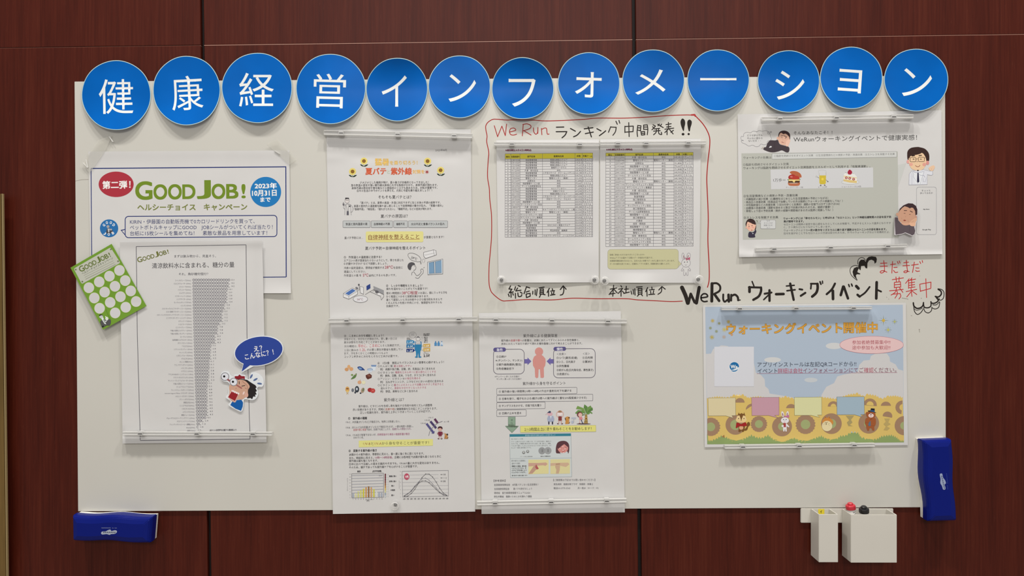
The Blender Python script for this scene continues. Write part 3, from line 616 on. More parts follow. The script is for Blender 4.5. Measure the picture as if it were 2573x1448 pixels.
for x, y, r in ((1600, 512, -60), (1650, 550, -30), (1700, 600, 8)): ell(x, y, 30, 11, (88, 108, 150), r)
ell(1690, 560, 3, 3, (88, 108, 150))
part('shirt'); poly([(1345, 860), (1372, 812), (1430, 800), (1480, 796), (1500, 830), (1495, 880), (1475, 930), (1410, 905)], (20, 90, 160), False)
part('hair'); poly([(1420, 545), (1490, 545), (1550, 555), (1600, 590), (1650, 620), (1665, 645), (1650, 655), (1668, 690), (1650, 700), (1665, 730), (1645, 735), (1650, 760), (1625, 755), (1610, 790), (1590, 775), (1550, 780), (1530, 690), (1560, 640), (1520, 590)], (40, 34, 34))
part('skin'); SK = (205, 160, 135)
poly([(1330, 650), (1345, 610), (1400, 580), (1420, 560), (1470, 552), (1530, 570), (1580, 630), (1560, 680), (1555, 740), (1510, 780), (1480, 795), (1430, 795), (1400, 830), (1350, 800), (1322, 760), (1335, 700)], SK, True)
ell(1542, 738, 22, 30, (215, 165, 145)); ell(1507, 715, 10, 22, (238, 205, 195), 25)
part('red_hat'); poly([(1398, 510), (1440, 508), (1455, 488), (1480, 508), (1520, 510), (1522, 548), (1495, 540), (1420, 548), (1400, 535)], (140, 32, 42))
line([(1310, 548), (1350, 575)], 20, (150, 85, 85)); line([(1425, 620), (1480, 655)], 18, (165, 100, 92))
part('popping_eye'); ell(1281, 515, 50, 50, (120, 116, 118)); ell(1281, 515, 43, 43, (222, 220, 222)); ell(1271, 513, 14, 14, (20, 18, 18))
part('popping_eye'); ell(1386, 580, 48, 50, (120, 116, 118)); ell(1386, 580, 41, 43, (222, 220, 222)); ell(1377, 578, 14, 14, (20, 18, 18))
part('face_marks'); line([(1452, 575), (1454, 605)], 8, BLK); line([(1485, 630), (1522, 624)], 8, BLK); line([(1490, 570), (1550, 625), (1560, 680)], 4, (150, 100, 80)); line([(1520, 650), (1545, 665)], 4, (150, 100, 80)); ell(1415, 658, 4, 4, (120, 70, 60))
part('open_mouth'); poly([(1362, 675), (1450, 715), (1405, 820), (1315, 768)], (232, 200, 190)); poly([(1368, 685), (1445, 722), (1402, 812), (1318, 765)], (150, 34, 40))
for k in range(4): ell(1378+k*22, 692+k*10, 12, 13, (238, 222, 216))
CS.flush()
# ================= SUMMER HEALTH POSTER, UPPER SHEET =================================================
def under(xa, xb, y, n=1.6):          # paper pinned flat under a bar, springing out just below it
    return lambda x, Y: -1.0*bump(Y, y, 9)+n*bump(Y, y+30, 15)+0.7*bump(Y, y+58, 12)*np.sin(x/31.0)
hF = waves(5.4, 11, 0.45, under(0, 0, 338))
sheet('summer_fatigue_poster', 'upper portrait health poster with small sunflowers and an orange headline', 'poster', [(820, 325), (1183, 325), (1187, 803), (829, 803)], hF, nx=44, ny=70); CS.keep = False
K3 = (58, 54, 56); RD = (172, 60, 80)
frame(800, 310, 5.568)
part('date_line'); T('2023年8月', 1638, 376, 1795, 374, 34, (90, 85, 85))
part('printed_headline'); OR = (222, 180, 92); OR2 = (205, 92, 58)
T('猛暑', 795, 540, 985, 540, 100, OR, .06); T('を乗り切ろう！', 1000, 553, 1385, 550, 62, OR, .02)
T('夏バテ', 660, 672, 948, 670, 104, OR2, .035); T('と', 955, 678, 1008, 678, 60, (190, 195, 170), .03); T('紫外線', 1015, 670, 1305, 670, 104, OR2, .035); T('対策を', 1318, 678, 1485, 676, 58, (226, 178, 100), .03)
part('sun_mark'); ell(1520, 681, 14, 14, (150, 40, 40))
for k in range(10): a = k*math.pi/5; line([(1520+18*math.cos(a), 681+18*math.sin(a)), (1520+25*math.cos(a), 681+25*math.sin(a))], 6, (190, 90, 70))
for X, Y in ((637, 528), (1528, 530), (478, 675), (1710, 657)):
    part('sunflower_picture'); P = []
    for k in range(32):
        r = 53 if k % 2 else 45; a = k*math.pi/16; P.append((X+r*math.cos(a), Y+r*math.sin(a)))
    poly(P, (226, 205, 110)); ell(X, Y, 27, 27, (135, 95, 40)); line([(X-2, Y+45), (X-2, Y+72)], 5, (70, 90, 60))
    poly([(X-2, Y+75), (X-30, Y+50), (X-52, Y+48), (X-32, Y+70)], (38, 55, 40), True); poly([(X-2, Y+75), (X+28, Y+52), (X+60, Y+48), (X+30, Y+74)], (38, 55, 40), True)
part('printed_text')
T('ジメジメとした梅雨が明け、夏の暑さが本格的となってきました！', 580, 828, 1540, 825, 37, K3, .008); T('急な気温の変化や強い紫外線は身体に大きな負担がかかり、身体不調が現れます。', 458, 867, 1668, 862, 37, K3, .008)
T('身体不調は熱中症や食中毒などの感染症のリスクも高めるため、対処が重要です。', 465, 907, 1665, 901, 37, K3, .008); T('日々の生活の中でポイントを押さえ、元気に今夏を乗り越えましょう！！', 540, 944, 1590, 938, 37, K3, .008)
T('そもそも夏バテとは？', 838, 1032, 1300, 1030, 52, K3)
T('「夏バテ」とは、夏季の高温・多湿に対応できずに生じる体の不調の総称です。', 588, 1112, 1710, 1108, 37, K3, .006); T('真夏の室内外の温度差を繰り返し感じることで自律神経の働きが乱れ、「胃腸の疲れ」', 497, 1158, 1742, 1150, 37, K3, .006)
T('「食欲不振」「倦怠感」「疲れがとれない」「睡眠不足」などの症状が現れます。', 497, 1202, 1590, 1197, 37, K3, .006); T('夏バテの原因は？', 872, 1300, 1250, 1296, 52, K3)
part('doctor_picture')
strokes([[(360, 1140), (350, 1180), (375, 1205)], [(372, 1145), (400, 1130), (440, 1135), (470, 1160), (482, 1200), (475, 1235), (450, 1245)], [(370, 1285), (372, 1200), (378, 1140)], [(460, 1285), (452, 1200), (448, 1140)], [(385, 1135), (400, 1200), (405, 1230)], [(425, 1135), (420, 1200), (420, 1230)], [(340, 1135), (350, 1105), (362, 1130), (360, 1150), (340, 1145)]], 3.5, (90, 86, 92))
ell(402, 1082, 31, 36, (215, 205, 198)); line(ellpts(402, 1082, 31, 36), 3, (90, 86, 92)); poly([(372, 1072), (378, 1040), (425, 1042), (434, 1072), (425, 1062), (400, 1058), (380, 1066)], (45, 40, 42)); line([(380, 1078), (395, 1078), (410, 1078), (425, 1078)], 5, (80, 75, 80)); poly([(397, 1228), (424, 1228), (426, 1285), (395, 1285)], (95, 92, 98)); ell(438, 1160, 12, 9, (60, 56, 60)); ell(352, 1135, 14, 14, (110, 105, 108))
part('cause_box')
for a, b, t in ((343, 725, '気温と室内温度の差'), (738, 1038, '自律神経の不調'), (1052, 1248, '睡眠不足'), (1258, 1808, '水分不足と食事バランスの乱れ')):
    part('cause_box'); rr(a, 1364, b, 1460, 12, (190, 190, 186)); rrl(a, 1364, b, 1460, 12, 4, (110, 106, 108)); T(t, a+40, 1412, b-40, 1408, 38, (45, 40, 42), .02)
frame(800, 560, 5.568)
part('yellow_highlight_box'); poly(rrpts(664, 122, 1468, 272, 20, -2), (222, 212, 138)); T('自律神経を整えること', 700, 202, 1412, 193, 74, (125, 70, 42), .01); line([(700, 238), (1418, 230)], 5, (150, 80, 60))
part('printed_text'); T('夏バテ予防には…', 365, 212, 625, 208, 38, K3); T('が重要となります！', 1475, 202, 1755, 198, 38, K3); T('夏バテ予防＝自律神経を整えるポイント', 655, 357, 1497, 350, 50, K3)
T('①　外気温との温度差に注意する！', 357, 482, 885, 478, 38, (48, 44, 46), .012); T('エアコンの風が直接当たらないようにして、寒さを感じた', 357, 528, 1192, 522, 37, K3); T('ら衣類やひざかけ などで調節しましょう。', 357, 573, 970, 569, 37, K3)
T('冷房の設定温度は、環境省が推奨する', 358, 632, 920, 628, 37, K3); T('28℃', 928, 620, 1045, 618, 56, RD); T('を目安に', 1050, 628, 1178, 626, 37, K3); T('適温にしてください。', 358, 684, 665, 682, 37, K3)
T('外気温との差 を', 358, 738, 600, 735, 37, K3); T('5℃', 622, 732, 700, 730, 56, RD); T('以内にするのも良いです。', 706, 737, 1088, 733, 37, K3)
T('②　しっかり睡眠をとりましょう！', 948, 880, 1460, 878, 38, (48, 44, 46), .012); T('疲れを溜めないことがとても重要です！', 950, 925, 1530, 921, 37, K3)
T('寝る1時間前に', 950, 985, 1165, 983, 37, K3); T('38℃程度', 1172, 980, 1388, 978, 52, RD); T('のお湯に、額にうっすら汗を', 1395, 982, 1800, 976, 37, K3); T('かく程度につかると安眠効果があります。', 950, 1032, 1550, 1028, 37, K3)
T('暑くて寝苦しいときは氷枕や小さな保冷剤をタオルで', 950, 1078, 1732, 1070, 37, K3); T('くるんだものを枕の中央にのせ、後頭部を冷やすのも', 950, 1122, 1728, 1114, 37, K3); T('効果的です。', 950, 1167, 1130, 1164, 37, K3)
part('air_conditioner_picture'); LN = (72, 68, 70)
poly([(1472, 415), (1610, 380), (1645, 385), (1650, 450), (1500, 500), (1475, 470)], (222, 218, 214)); line([(1472, 415), (1610, 380), (1645, 388), (1650, 450), (1500, 500), (1475, 470), (1472, 415)], 5, LN); line([(1610, 382), (1622, 455)], 4, LN); line([(1485, 455), (1618, 425)], 3, LN); line([(1450, 560), (1458, 515), (1485, 505)], 3, (140, 135, 135), True); line([(1470, 560), (1490, 535), (1485, 510)], 3, (140, 135, 135), True)
line([(1430, 580), (1425, 545), (1380, 545), (1300, 520), (1255, 465), (1265, 430), (1330, 428), (1400, 462), (1435, 510), (1430, 545), (1442, 578)], 4, LN, True); T('28℃', 1300, 478, 1380, 510, 44, LN)
part('window_picture'); poly([(1528, 550), (1740, 508), (1740, 715), (1532, 728)], (210, 212, 212)); poly([(1545, 560), (1618, 547), (1620, 705), (1548, 712)], (120, 152, 178)); poly([(1635, 545), (1722, 525), (1725, 700), (1638, 705)], (125, 155, 180)); line([(1528, 550), (1740, 508), (1740, 715), (1532, 728), (1528, 550)], 5, LN); line([(1618, 545), (1622, 708)], 5, LN); line([(1634, 542), (1638, 706)], 4, LN); line([(1545, 560), (1722, 523)], 4, LN); line([(1548, 712), (1722, 700)], 4, LN)
part('man_picture'); poly([(1247, 610), (1262, 570), (1300, 552), (1340, 562), (1350, 590), (1320, 595), (1300, 625), (1290, 660), (1262, 650)], (85, 82, 84), True)
strokes([[(1350, 590), (1365, 625), (1355, 655), (1330, 668)], [(1300, 620), (1290, 600), (1285, 625), (1300, 640)], [(1330, 680), (1360, 720), (1375, 740), (1410, 725), (1440, 685)], [(1355, 765), (1395, 778), (1430, 740), (1468, 700)], [(1305, 735), (1308, 700), (1325, 690)], [(1440, 685), (1430, 660), (1450, 645), (1468, 665), (1465, 700)], [(1470, 632), (1485, 622)], [(1340, 605), (1345, 612)]], 4.5, LN)
part('bath_picture'); poly([(350, 990), (475, 912), (548, 950), (548, 1000), (425, 1070), (350, 1040)], (222, 218, 214)); poly([(375, 990), (475, 925), (522, 950), (425, 1015)], (78, 112, 170)); line([(350, 990), (475, 912), (548, 950), (548, 1000), (425, 1070), (350, 1040), (350, 990)], 4, LN); line([(350, 990), (425, 1028), (548, 955)], 4, LN); line([(425, 1028), (425, 1070)], 4, LN)
poly([(585, 890), (632, 905), (632, 1000), (587, 980)], (222, 218, 214)); line([(585, 890), (632, 905), (632, 1000), (587, 980), (585, 890)], 4, LN); ell(538, 915, 22, 15, (120, 118, 120), 30); line([(560, 945), (575, 930), (570, 880), (560, 860), (575, 858)], 5, LN, True); ell(566, 868, 12, 14, (95, 92, 95))
poly([(672, 885), (725, 855), (728, 915), (675, 948)], (48, 66, 125)); ell(588, 1068, 101, 47, (220, 216, 214)); line(ellpts(588, 1068, 101, 47), 4, LN); T('38℃', 540, 1072, 625, 1070, 42, (130, 70, 90))
part('bed_picture'); poly([(770, 885), (915, 945), (915, 1000), (775, 935)], (150, 148, 148)); line([(655, 1005), (720, 965), (770, 935), (915, 1005), (915, 1035), (880, 1080), (870, 1030), (770, 985), (720, 965)], 4, LN); ell(820, 968, 28, 20, (100, 96, 98), 25); ell(850, 1000, 26, 16, (225, 220, 216), 25); line([(760, 965), (775, 945), (800, 955)], 3, LN)
CS.flush()

# ================= SUMMER HEALTH POSTER, LOWER SHEET =================================================
hG = waves(6.4, 12, 0.45, under(0, 0, 805))
sheet('ultraviolet_poster', 'lower portrait health poster with two small charts, hanging past the board bottom', 'poster', [(830, 804), (1187, 797), (1194, 1286), (836.5, 1292)], hG, nx=44, ny=60); CS.keep = False
frame(800, 780, 5.568); T_ = T
part('printed_text')
T('③　こまめに水分を補給しましょう！', 360, 358, 912, 352, 38, (48, 44, 46), .012); T('汗をかくと、水分などが排出され、蒸し暑い日には', 360, 405, 1098, 395, 37, K3); T('脱水状態を引き起こすことがあります。', 360, 450, 935, 443, 37, K3)
T('水分補給は、', 362, 504, 545, 502, 37, K3); T('早めに、こまめに', 556, 500, 860, 492, 52, (190, 75, 88)); T('とると効果的です。', 868, 494, 1142, 490, 37, K3)
T('１日に飲み水', 365, 558, 562, 556, 37, K3); T('1.2L', 580, 552, 665, 550, 52, (190, 75, 88)); T('が必要と厚生労働省も推奨してい', 680, 552, 1180, 546, 37, K3); T('ます。汗を多くかくこの時期はいつもより', 362, 604, 970, 598, 37, K3); T('コップ１杯多めに水分をとるなど工夫が必要です。', 362, 650, 1120, 640, 37, K3)
T('④　1日3食　普段よりバランスのよい食事を心掛けましょう！', 828, 740, 1755, 724, 38, (48, 44, 46), .012); PK = (178, 78, 105)
TS([('○たんぱく質：', K3), ('夏は消耗しやすい', PK)], 830, 783, 1310, 778, 37); T('例） 肉類や魚介類、豆類、卵、乳製品に多く含まれる', 865, 828, 1630, 816, 37, (48, 44, 46), .01)
TS([('○ビタミン B1：', K3), ('糖質をエネルギーに変え疲れにくくする', PK)], 830, 874, 1645, 860, 37); T('例） 豚肉、豆類、玄米、うなぎ、タラコに多く含まれる', 865, 917, 1640, 905, 37, (48, 44, 46), .01)
TS([('○アリシン：ビタミン B1 ', K3), ('の吸収を高める', PK)], 830, 962, 1430, 950, 37); T('例） 玉ねぎやニンニク、ニラなどのにおいの成分に含まれる', 865, 1006, 1748, 990, 37, (48, 44, 46), .01)
TS([('○ビタミン C：', K3), ('暑さによるストレスで消費されやすく不足すると', PK)], 830, 1050, 1752, 1034, 37); TS([('疲れやすく、', K3), ('風邪をひきやすくなったりする', PK)], 870, 1094, 1510, 1082, 37); T('例） 野菜、果物などに多く含まれる', 868, 1138, 1388, 1130, 37, (48, 44, 46), .01)
T('紫外線とは？', 916, 1254, 1197, 1250, 54, K3); T('紫外線は、ビタミンDを合成し骨を強化する作用や体内リズムの調整等', 562, 1344, 1592, 1328, 38, K3, .006)
TS([('良い効果がありますが、同時に', K3), ('皮膚や眼', (175, 90, 70)), ('に健康障害を引き起こすことがあります。', K3)], 483, 1392, 1678, 1374, 38, .006); T('正しい知識を持ち、紫外線と上手につきあっていくことが大切です。', 583, 1434, 1575, 1414, 38, K3, .006)
part('food_picture')
ell(426, 790, 22, 26, (215, 165, 115)); ell(396, 828, 28, 25, (205, 150, 100)); ell(460, 822, 28, 26, (212, 158, 108))
poly([(545, 800), (580, 785), (620, 805), (650, 838), (625, 840), (580, 838)], (50, 75, 130), True); ell(585, 815, 25, 14, (120, 150, 190), 20)
poly([(735, 765), (812, 765), (805, 790), (745, 790)], (120, 145, 180)); poly([(740, 790), (805, 790), (795, 845), (750, 845)], (215, 220, 225)); ell(723, 832, 40, 20, (170, 185, 205)); poly([(688, 835), (760, 835), (745, 868), (700, 868)], (205, 212, 220)); line(ellpts(723, 828, 38, 14), 3, (110, 130, 160))
poly([(455, 962), (490, 920), (530, 882), (535, 905), (515, 945), (470, 965)], (95, 125, 70), True); ell(472, 905, 17, 13, (120, 145, 80)); ell(520, 900, 8, 6, (190, 150, 130))
poly([(660, 910), (715, 885), (748, 910), (745, 945), (690, 968), (668, 945)], (95, 50, 42)); ell(708, 915, 26, 15, (130, 80, 65), 20)
ell(575, 1008, 27, 25, (212, 160, 120)); ell(632, 1010, 28, 25, (225, 218, 180)); line([(583, 985), (588, 970)], 5, (190, 140, 100)); line([(632, 988), (630, 980)], 5, (200, 190, 150))
poly([(382, 1085), (405, 1068), (430, 1085), (430, 1128), (382, 1128)], (210, 160, 90), True); ell(406, 1098, 20, 8, (120, 70, 50)); line([(392, 1150), (420, 1175)], 5, (200, 160, 90)); line([(420, 1150), (392, 1175)], 5, (200, 160, 90)); ell(406, 1135, 20, 12, (225, 190, 110))
ell(480, 1118, 18, 26, (110, 112, 118)); ell(540, 1105, 30, 45, (50, 55, 62)); ell(538, 1102, 14, 20, (190, 195, 200)); ell(515, 1150, 12, 16, (60, 64, 72)); ell(620, 1120, 24, 38, (170, 145, 120), 20); ell(628, 1112, 12, 26, (110, 120, 90), 20); ell(590, 1160, 12, 10, (50, 50, 55))
ell(722, 1115, 34, 30, (160, 48, 48)); ell(762, 1125, 34, 32, (185, 62, 58)); line([(745, 1110), (780, 1135)], 4, (225, 130, 120)); line([(780, 1108), (745, 1138)], 4, (225, 130, 120))
part('body_water_picture'); BLU = (45, 125, 168)
line(ellpts(1320, 345, 50, 42), 3, (120, 116, 118)); line([(1345, 372), (1358, 385), (1352, 365)], 3, (120, 116, 118)); line([(1290, 328), (1345, 326)], 4, (150, 146, 148)); line([(1298, 342), (1340, 340)], 4, (150, 146, 148)); line([(1290, 357), (1345, 355)], 3, (150, 146, 148))
ell(1394, 398, 28, 30, (215, 210, 205)); line(ellpts(1394, 398, 28, 30), 3, (100, 96, 98)); poly([(1366, 392), (1395, 362), (1422, 392), (1395, 380)], (100, 96, 98))
line([(1362, 445), (1352, 510), (1358, 560)], 20, (60, 125, 170)); line([(1432, 445), (1436, 500), (1428, 555)], 20, (60, 125, 170))
poly([(1362, 440), (1395, 430), (1430, 440), (1432, 480), (1358, 480)], (200, 195, 190)); poly([(1360, 478), (1432, 478), (1428, 560), (1422, 645), (1400, 645), (1395, 590), (1388, 645), (1368, 645), (1362, 560)], BLU); T('WATER', 1370, 468, 1428, 468, 18, (110, 120, 140)); ell(1372, 654, 22, 10, BLU); ell(1420, 654, 22, 10, BLU)
for i, (y, t, c) in enumerate(((443, '1.0ℓ', (55, 130, 175)), (500, '0.3ℓ', (45, 115, 165)), (562, '1.2ℓ', (28, 50, 115)))):
    poly([(1232, y-24), (1325, y-24), (1350, y-2), (1325, y+24), (1232, y+24)], c); T(t, 1248, y+4, 1320, y+3, 34 if i < 2 else 42, (225, 232, 240), .03)
for y, t in ((494, '1.6ℓ'), (552, '0.9ℓ')): poly([(1468, y-22), (1564, y-26), (1564, y+22), (1468, y+24)], (205, 165, 85)); T(t, 1485, y+3, 1545, y+2, 32, (240, 232, 215), .03); poly([(1448, y-4), (1462, y+4), (1448, y+12)], (160, 165, 120))
for k, (y, L) in enumerate(((378, 1450), (398, 1450), (420, 1440), (443, 1430))): line([(L-18, y+(2 if k < 2 else -6)), (1470, y)], 2.5, (120, 116, 118))
for k, t in enumerate(('脳75%', '血液83%', '心臓79%', '筋76%')): T(t, 1478, 378+k*22, 1530, 376+k*22, 16, (70, 66, 68), .03)
T('成人の体内の', 1470, 332, 1560, 328, 16, (60, 56, 58), .03); T('水分割合は約60%', 1470, 350, 1552, 347, 16, (60, 56, 58), .03); T('摂取量', 1235, 392, 1275, 390, 15, K3); T('1日の合計は', 1236, 406, 1300, 405, 15, K3, .03); T('排出', 1480, 590, 1500, 589, 13, K3); T('1日の合計は', 1468, 603, 1545, 601, 15, K3); T('2.5ℓ', 1472, 634, 1555, 632, 46, (48, 44, 46), .02)
part('bottle_picture')
for x in (1640, 1682, 1726): ell(x, 438, 8, 7, (70, 120, 165)); poly([(x-6, 443), (x+6, 443), (x+17, 460), (x+17, 498), (x-17, 498), (x-17, 460)], (80, 135, 180) if x < 1700 else (200, 212, 222)); 
poly([(1709, 472), (1743, 472), (1743, 498), (1709, 498)], (90, 140, 182))
frame(800, 1030, 5.171); part('printed_text')
T('①　紫外線の種類', 388, 112, 632, 109, 36, (48, 44, 46), .016); T('UV-C…大気層(オゾンなど)で吸収され、地表には到達しない。', 355, 162, 1062, 150, 32, (80, 76, 80)); T('UV-B…ほとんどは大気層(オゾンなど)で吸収されるが、一部は地表へ到達し、', 355, 232, 1235, 212, 32, (80, 76, 80))
TS([('皮膚や眼に有害', (185, 85, 90)), ('である。', K3), ('日焼けを起こしたり、', (110, 100, 110)), ('皮膚がんの原因となる。', (140, 85, 115))], 453, 262, 1222, 245, 32); TS([('UV-A…UV-Bほど有害ではないが、', (80, 76, 80)), ('長時間浴びた場合の健康影響が懸念', (165, 85, 120))], 357, 331, 1188, 314, 32); T('されている。', 455, 363, 592, 360, 32, K3)
part('yellow_highlight_box'); poly([(525, 402), (1488, 380), (1488, 466), (525, 488)], (222, 216, 135)); TS([('UV-B', (150, 85, 45)), ('と', K3), ('UV-A', (150, 85, 45)), ('から身を守ることが重要です！', (60, 55, 40))], 580, 442, 1440, 428, 46)
part('printed_text'); T('②　変動する紫外線の強さ', 393, 534, 758, 527, 36, (48, 44, 46), .016); T('太陽からの紫外線は、季節別に見ると、春～夏に強く冬に弱くなります。', 400, 583, 1372, 567, 34, K3, .006)
TS([('また、時刻別に見ると、', K3), ('10時～14時前後、', (160, 80, 110)), ('正確には各地区で太陽が最も高くなるときに', K3)], 400, 628, 1595, 606, 34, .006); T('紫外線は最も強くなります。', 400, 665, 775, 660, 34, K3, .006); T('日中に比べて日差しの弱まる朝方や夕方でも、UV-Aの量に大きな変化はありません。', 400, 708, 1575, 688, 34, K3, .006); T('そのため、朝夕であっても紫外線ケアを心がけることが重要です。', 400, 750, 1292, 735, 34, K3, .006)
part('ultraviolet_picture')
for (x, y), (x2, y2), c in (((1405, 180), (1490, 292), (88, 84, 130)), ((1455, 150), (1530, 240), (72, 60, 100)), ((1510, 118), (1552, 175), (92, 50, 80))):
    dx, dy = x2-x, y2-y; L = math.hypot(dx, dy); nx, ny = -dy/L*14, dx/L*14
    poly([(x-nx, y-ny), (x2-nx, y2-ny), (x2+nx, y2+ny), (x+nx, y+ny)], c)
    if c[0] == 88: poly([(x2-nx*2, y2-ny*2), (x2+dx*.16, y2+dy*.16), (x2+nx*2, y2+ny*2)], c)
line([(1434, 335), (1450, 280), (1490, 225), (1550, 175), (1610, 150)], 6, (130, 125, 130), True)
for t, a, y in (('UV-C', 1428, 102), ('UV-B', 1382, 136), ('UV-A', 1330, 176)): T(t, a, y, a+66, y-2, 24, (90, 86, 92))
T('オゾン層', 1630, 158, 1695, 152, 20, (90, 86, 90))
ell(1582, 240, 32, 25, (70, 42, 45)); ell(1580, 258, 26, 20, (210, 165, 150)); poly([(1555, 285), (1610, 285), (1602, 345), (1562, 345)], (120, 45, 65)); line([(1560, 290), (1548, 310), (1562, 325)], 9, (150, 90, 95)); line([(1608, 290), (1618, 310), (1604, 325)], 9, (150, 90, 95)); line([(1572, 345), (1568, 372)], 11, (200, 160, 150)); line([(1594, 345), (1598, 372)], 11, (200, 160, 150)); ell(1562, 376, 13, 7, (70, 42, 45)); ell(1600, 376, 13, 7, (70, 42, 45))
poly([(1636, 300), (1655, 312), (1685, 315), (1680, 345), (1685, 378), (1635, 378), (1642, 335)], (190, 135, 80)); ell(1675, 322, 12, 12, (60, 50, 50)); line([(1670, 375), (1685, 360)], 8, (95, 70, 60)); line([(1648, 345), (1645, 376)], 6, (140, 90, 60))
part('bar_chart'); T('東京', 505, 803, 548, 801, 26, K3, .03); T('(月平均値)', 702, 800, 820, 796, 26, K3, .03)
for k in range(8): line([(432, 855+k*38), (842, 846+k*37)], 7 if k < 7 else 3, (172, 170, 174), caps=False)
hts = (2.9, 2.9, 3.9, 4.6, 5.5, 6.4, 7.0, 6.4, 5.2, 3.4, 3.2, 2.8); hc = ((165, 170, 178), (218, 212, 165), (208, 206, 120), (212, 206, 110), (205, 195, 60), (205, 150, 85), (150, 105, 60), (205, 160, 105), (208, 200, 75), (215, 215, 205), (165, 170, 180), (165, 170, 180))
for k in range(12): x = 441+k*33.8; yb = 1143-k*0.6; poly([(x, yb), (x+19, yb), (x+19, yb-hts[k]*20.5), (x, yb-hts[k]*20.5)], hc[k])
line([(432, 832), (845, 824), (848, 1136), (434, 1145), (432, 832)], 3.5, (75, 70, 75), caps=False)
for k in range(12): T(str(k+1), 446+k*34-(4 if k > 8 else 0), 1162-k*.6, 456+k*34+(8 if k > 8 else 0), 1162-k*.6, 20, (90, 86, 90), 0, 1)
for k in range(9): T(str(16-2*k), 402, 835+k*38.5, 420, 834+k*38.5, 18, (100, 96, 100), 0, 1)
T('2022', 785, 857, 827, 856, 18, (90, 86, 90)); line([(610, 1170), (715, 1167)], 2.5, K3); T('[夏]', 628, 1182, 660, 1181, 20, K3)
for k, ch in enumerate('(UVインデックス)'): G(ch, 372, 888+k*17, 384, 900+k*17, (110, 106, 110), 0, 90 if ch in '()ー' else 0, 1)
cs = ((90, 25, 35), (110, 30, 40), (100, 22, 30), (120, 45, 35), (150, 90, 40), (190, 130, 50), (215, 180, 80), (205, 200, 140), (150, 160, 170), (190, 195, 195))
for k in range(10): poly([(862, 832+k*31), (877, 832+k*31), (877, 861+k*31), (862, 861+k*31)], cs[k]); line([(884, 846+k*31), (896, 846+k*31)], 2, (130, 126, 130)); line([(908, 836+k*31), (908, 856+k*31)], 1.5, (140, 136, 140))
for y, t in ((864, '極端に強い'), (931, '非常に強い'), (989, '強い'), (1045, '中程度'), (1112, '弱い')): L = len(t)*19; T(t, 967-L/2, y, 967+L/2, y-2, 21, (60, 56, 60), .03)
part('line_chart'); line([(1088, 800), (1688, 788), (1690, 1122), (1094, 1133), (1088, 800)], 4, (120, 116, 120), caps=False)
for k in range(6): line([(1090, 850+k*47.5), (1560 if k < 3 else 1688, 841+k*47.5)], 2.5, (160, 157, 160), caps=False)
ell(1148, 870, 34, 42, (188, 62, 88)); T('7月', 1128, 872, 1168, 870, 32, (240, 228, 232), .05)
xs = [1115+i*46.2 for i in range(13)]
for ys, c in (([1128, 1122, 1088, 1034, 955, 882, 836, 837, 875, 940, 1020, 1082, 1112], (60, 56, 58)), ([1120, 1095, 1050, 990, 940, 895, 888, 915, 965, 1015, 1070, 1100, 1112], (140, 136, 140)), ([1118, 1090, 1058, 1000, 955, 926, 924, 948, 990, 1036, 1078, 1106, 1114], (70, 66, 70))):
    line(list(zip(xs, ys)), 4, c)
    for p in zip(xs, ys): ell(p[0], p[1], 5.5, 5.5, c, n=8)
for y, t in ((841, '札幌'), (886, 'つくば'), (929, '那覇')): line([(1583, y), (1615, y)], 3, (90, 86, 90)); ell(1600, y, 5, 5, (70, 66, 70), n=8); T(t, 1620, y, 1620+16*len(t), y, 20, (70, 66, 70))
for k in range(13): T('%d時' % (6+k), 1100+k*46.4, 1160-k*.5, 1130+k*46.4, 1159-k*.5, 17, (70, 66, 70), .02, 1)
for k in range(8): T(str(14-2*k), 1058, 800+k*47.5, 1074, 800+k*47.5, 16, (120, 116, 120), 0, 1)
for k, ch in enumerate('UVインデックス'): G(ch, 1045, 918+k*14, 1056, 929+k*14, (120, 116, 120), 0, 0, 1)
CS.flush()

# ================= SUN PROTECTION POSTER =============================================================
hH = waves(5.4, 21, 0.45, lambda x, y: under(0, 0, 806)(x, y)-0.8*bump(y, 1264, 8)+1.5*np.clip((y-1272)/18, 0, 1))
sheet('sun_protection_poster', 'portrait health poster with a pink body figure and grey sun advice boxes', 'poster', [(1203, 787), (1560, 782), (1570, 1288), (1210, 1292)], hH, nx=44, ny=60); CS.keep = False
frame(1190, 770, 5.171); part('printed_text'); PU = (92, 84, 135)
T('紫外線による健康障害', 645, 383, 1088, 381, 47, K3); TS([('紫外線の', K3), ('皮膚や眼へ', (185, 60, 75)), ('の影響は、太陽にあたってすぐにみられる急性傷害と、', K3)], 358, 445, 1392, 438, 33, .006); T('長年にわたってあたり続けて現れる慢性傷害に分けて考えることができます。', 360, 489, 1410, 481, 33, K3, .006)
part('body_figure'); PS = (208, 142, 132); ell(850, 588, 54, 54, PS); poly([(820, 630), (882, 630), (905, 648), (932, 680), (937, 720), (930, 770), (912, 800), (915, 920), (900, 932), (870, 928), (862, 818), (845, 818), (840, 925), (820, 935), (800, 920), (795, 810), (772, 770), (768, 700), (785, 655)], PS)
for x, y, g in ((655, 715, 1), (1045, 715, -1)): part('purple_arrow'); poly([(x, y-28), (x+g*45, y-28), (x+g*45, y-50), (x+g*96, y), (x+g*45, y+50), (x+g*45, y+28), (x, y+28)], (110, 100, 158))
part('symptom_box'); rrl(258, 560, 658, 882, 60, 7, (105, 98, 108), -3); rr(256, 538, 420, 592, 26, PU, -3); T('急性', 300, 566, 378, 565, 40, (220, 216, 235), .03)
for y, t, e in ((655, '①日焼け', 425), (704, '※ (サンバーン、サンタン)', 632), (757, '②紫外線角膜炎(雪目)', 620), (811, '③免疫機能低下', 525)): T(t, 295 if y != 704 else 287, y, e, y-1, 34, (52, 48, 50), .012)
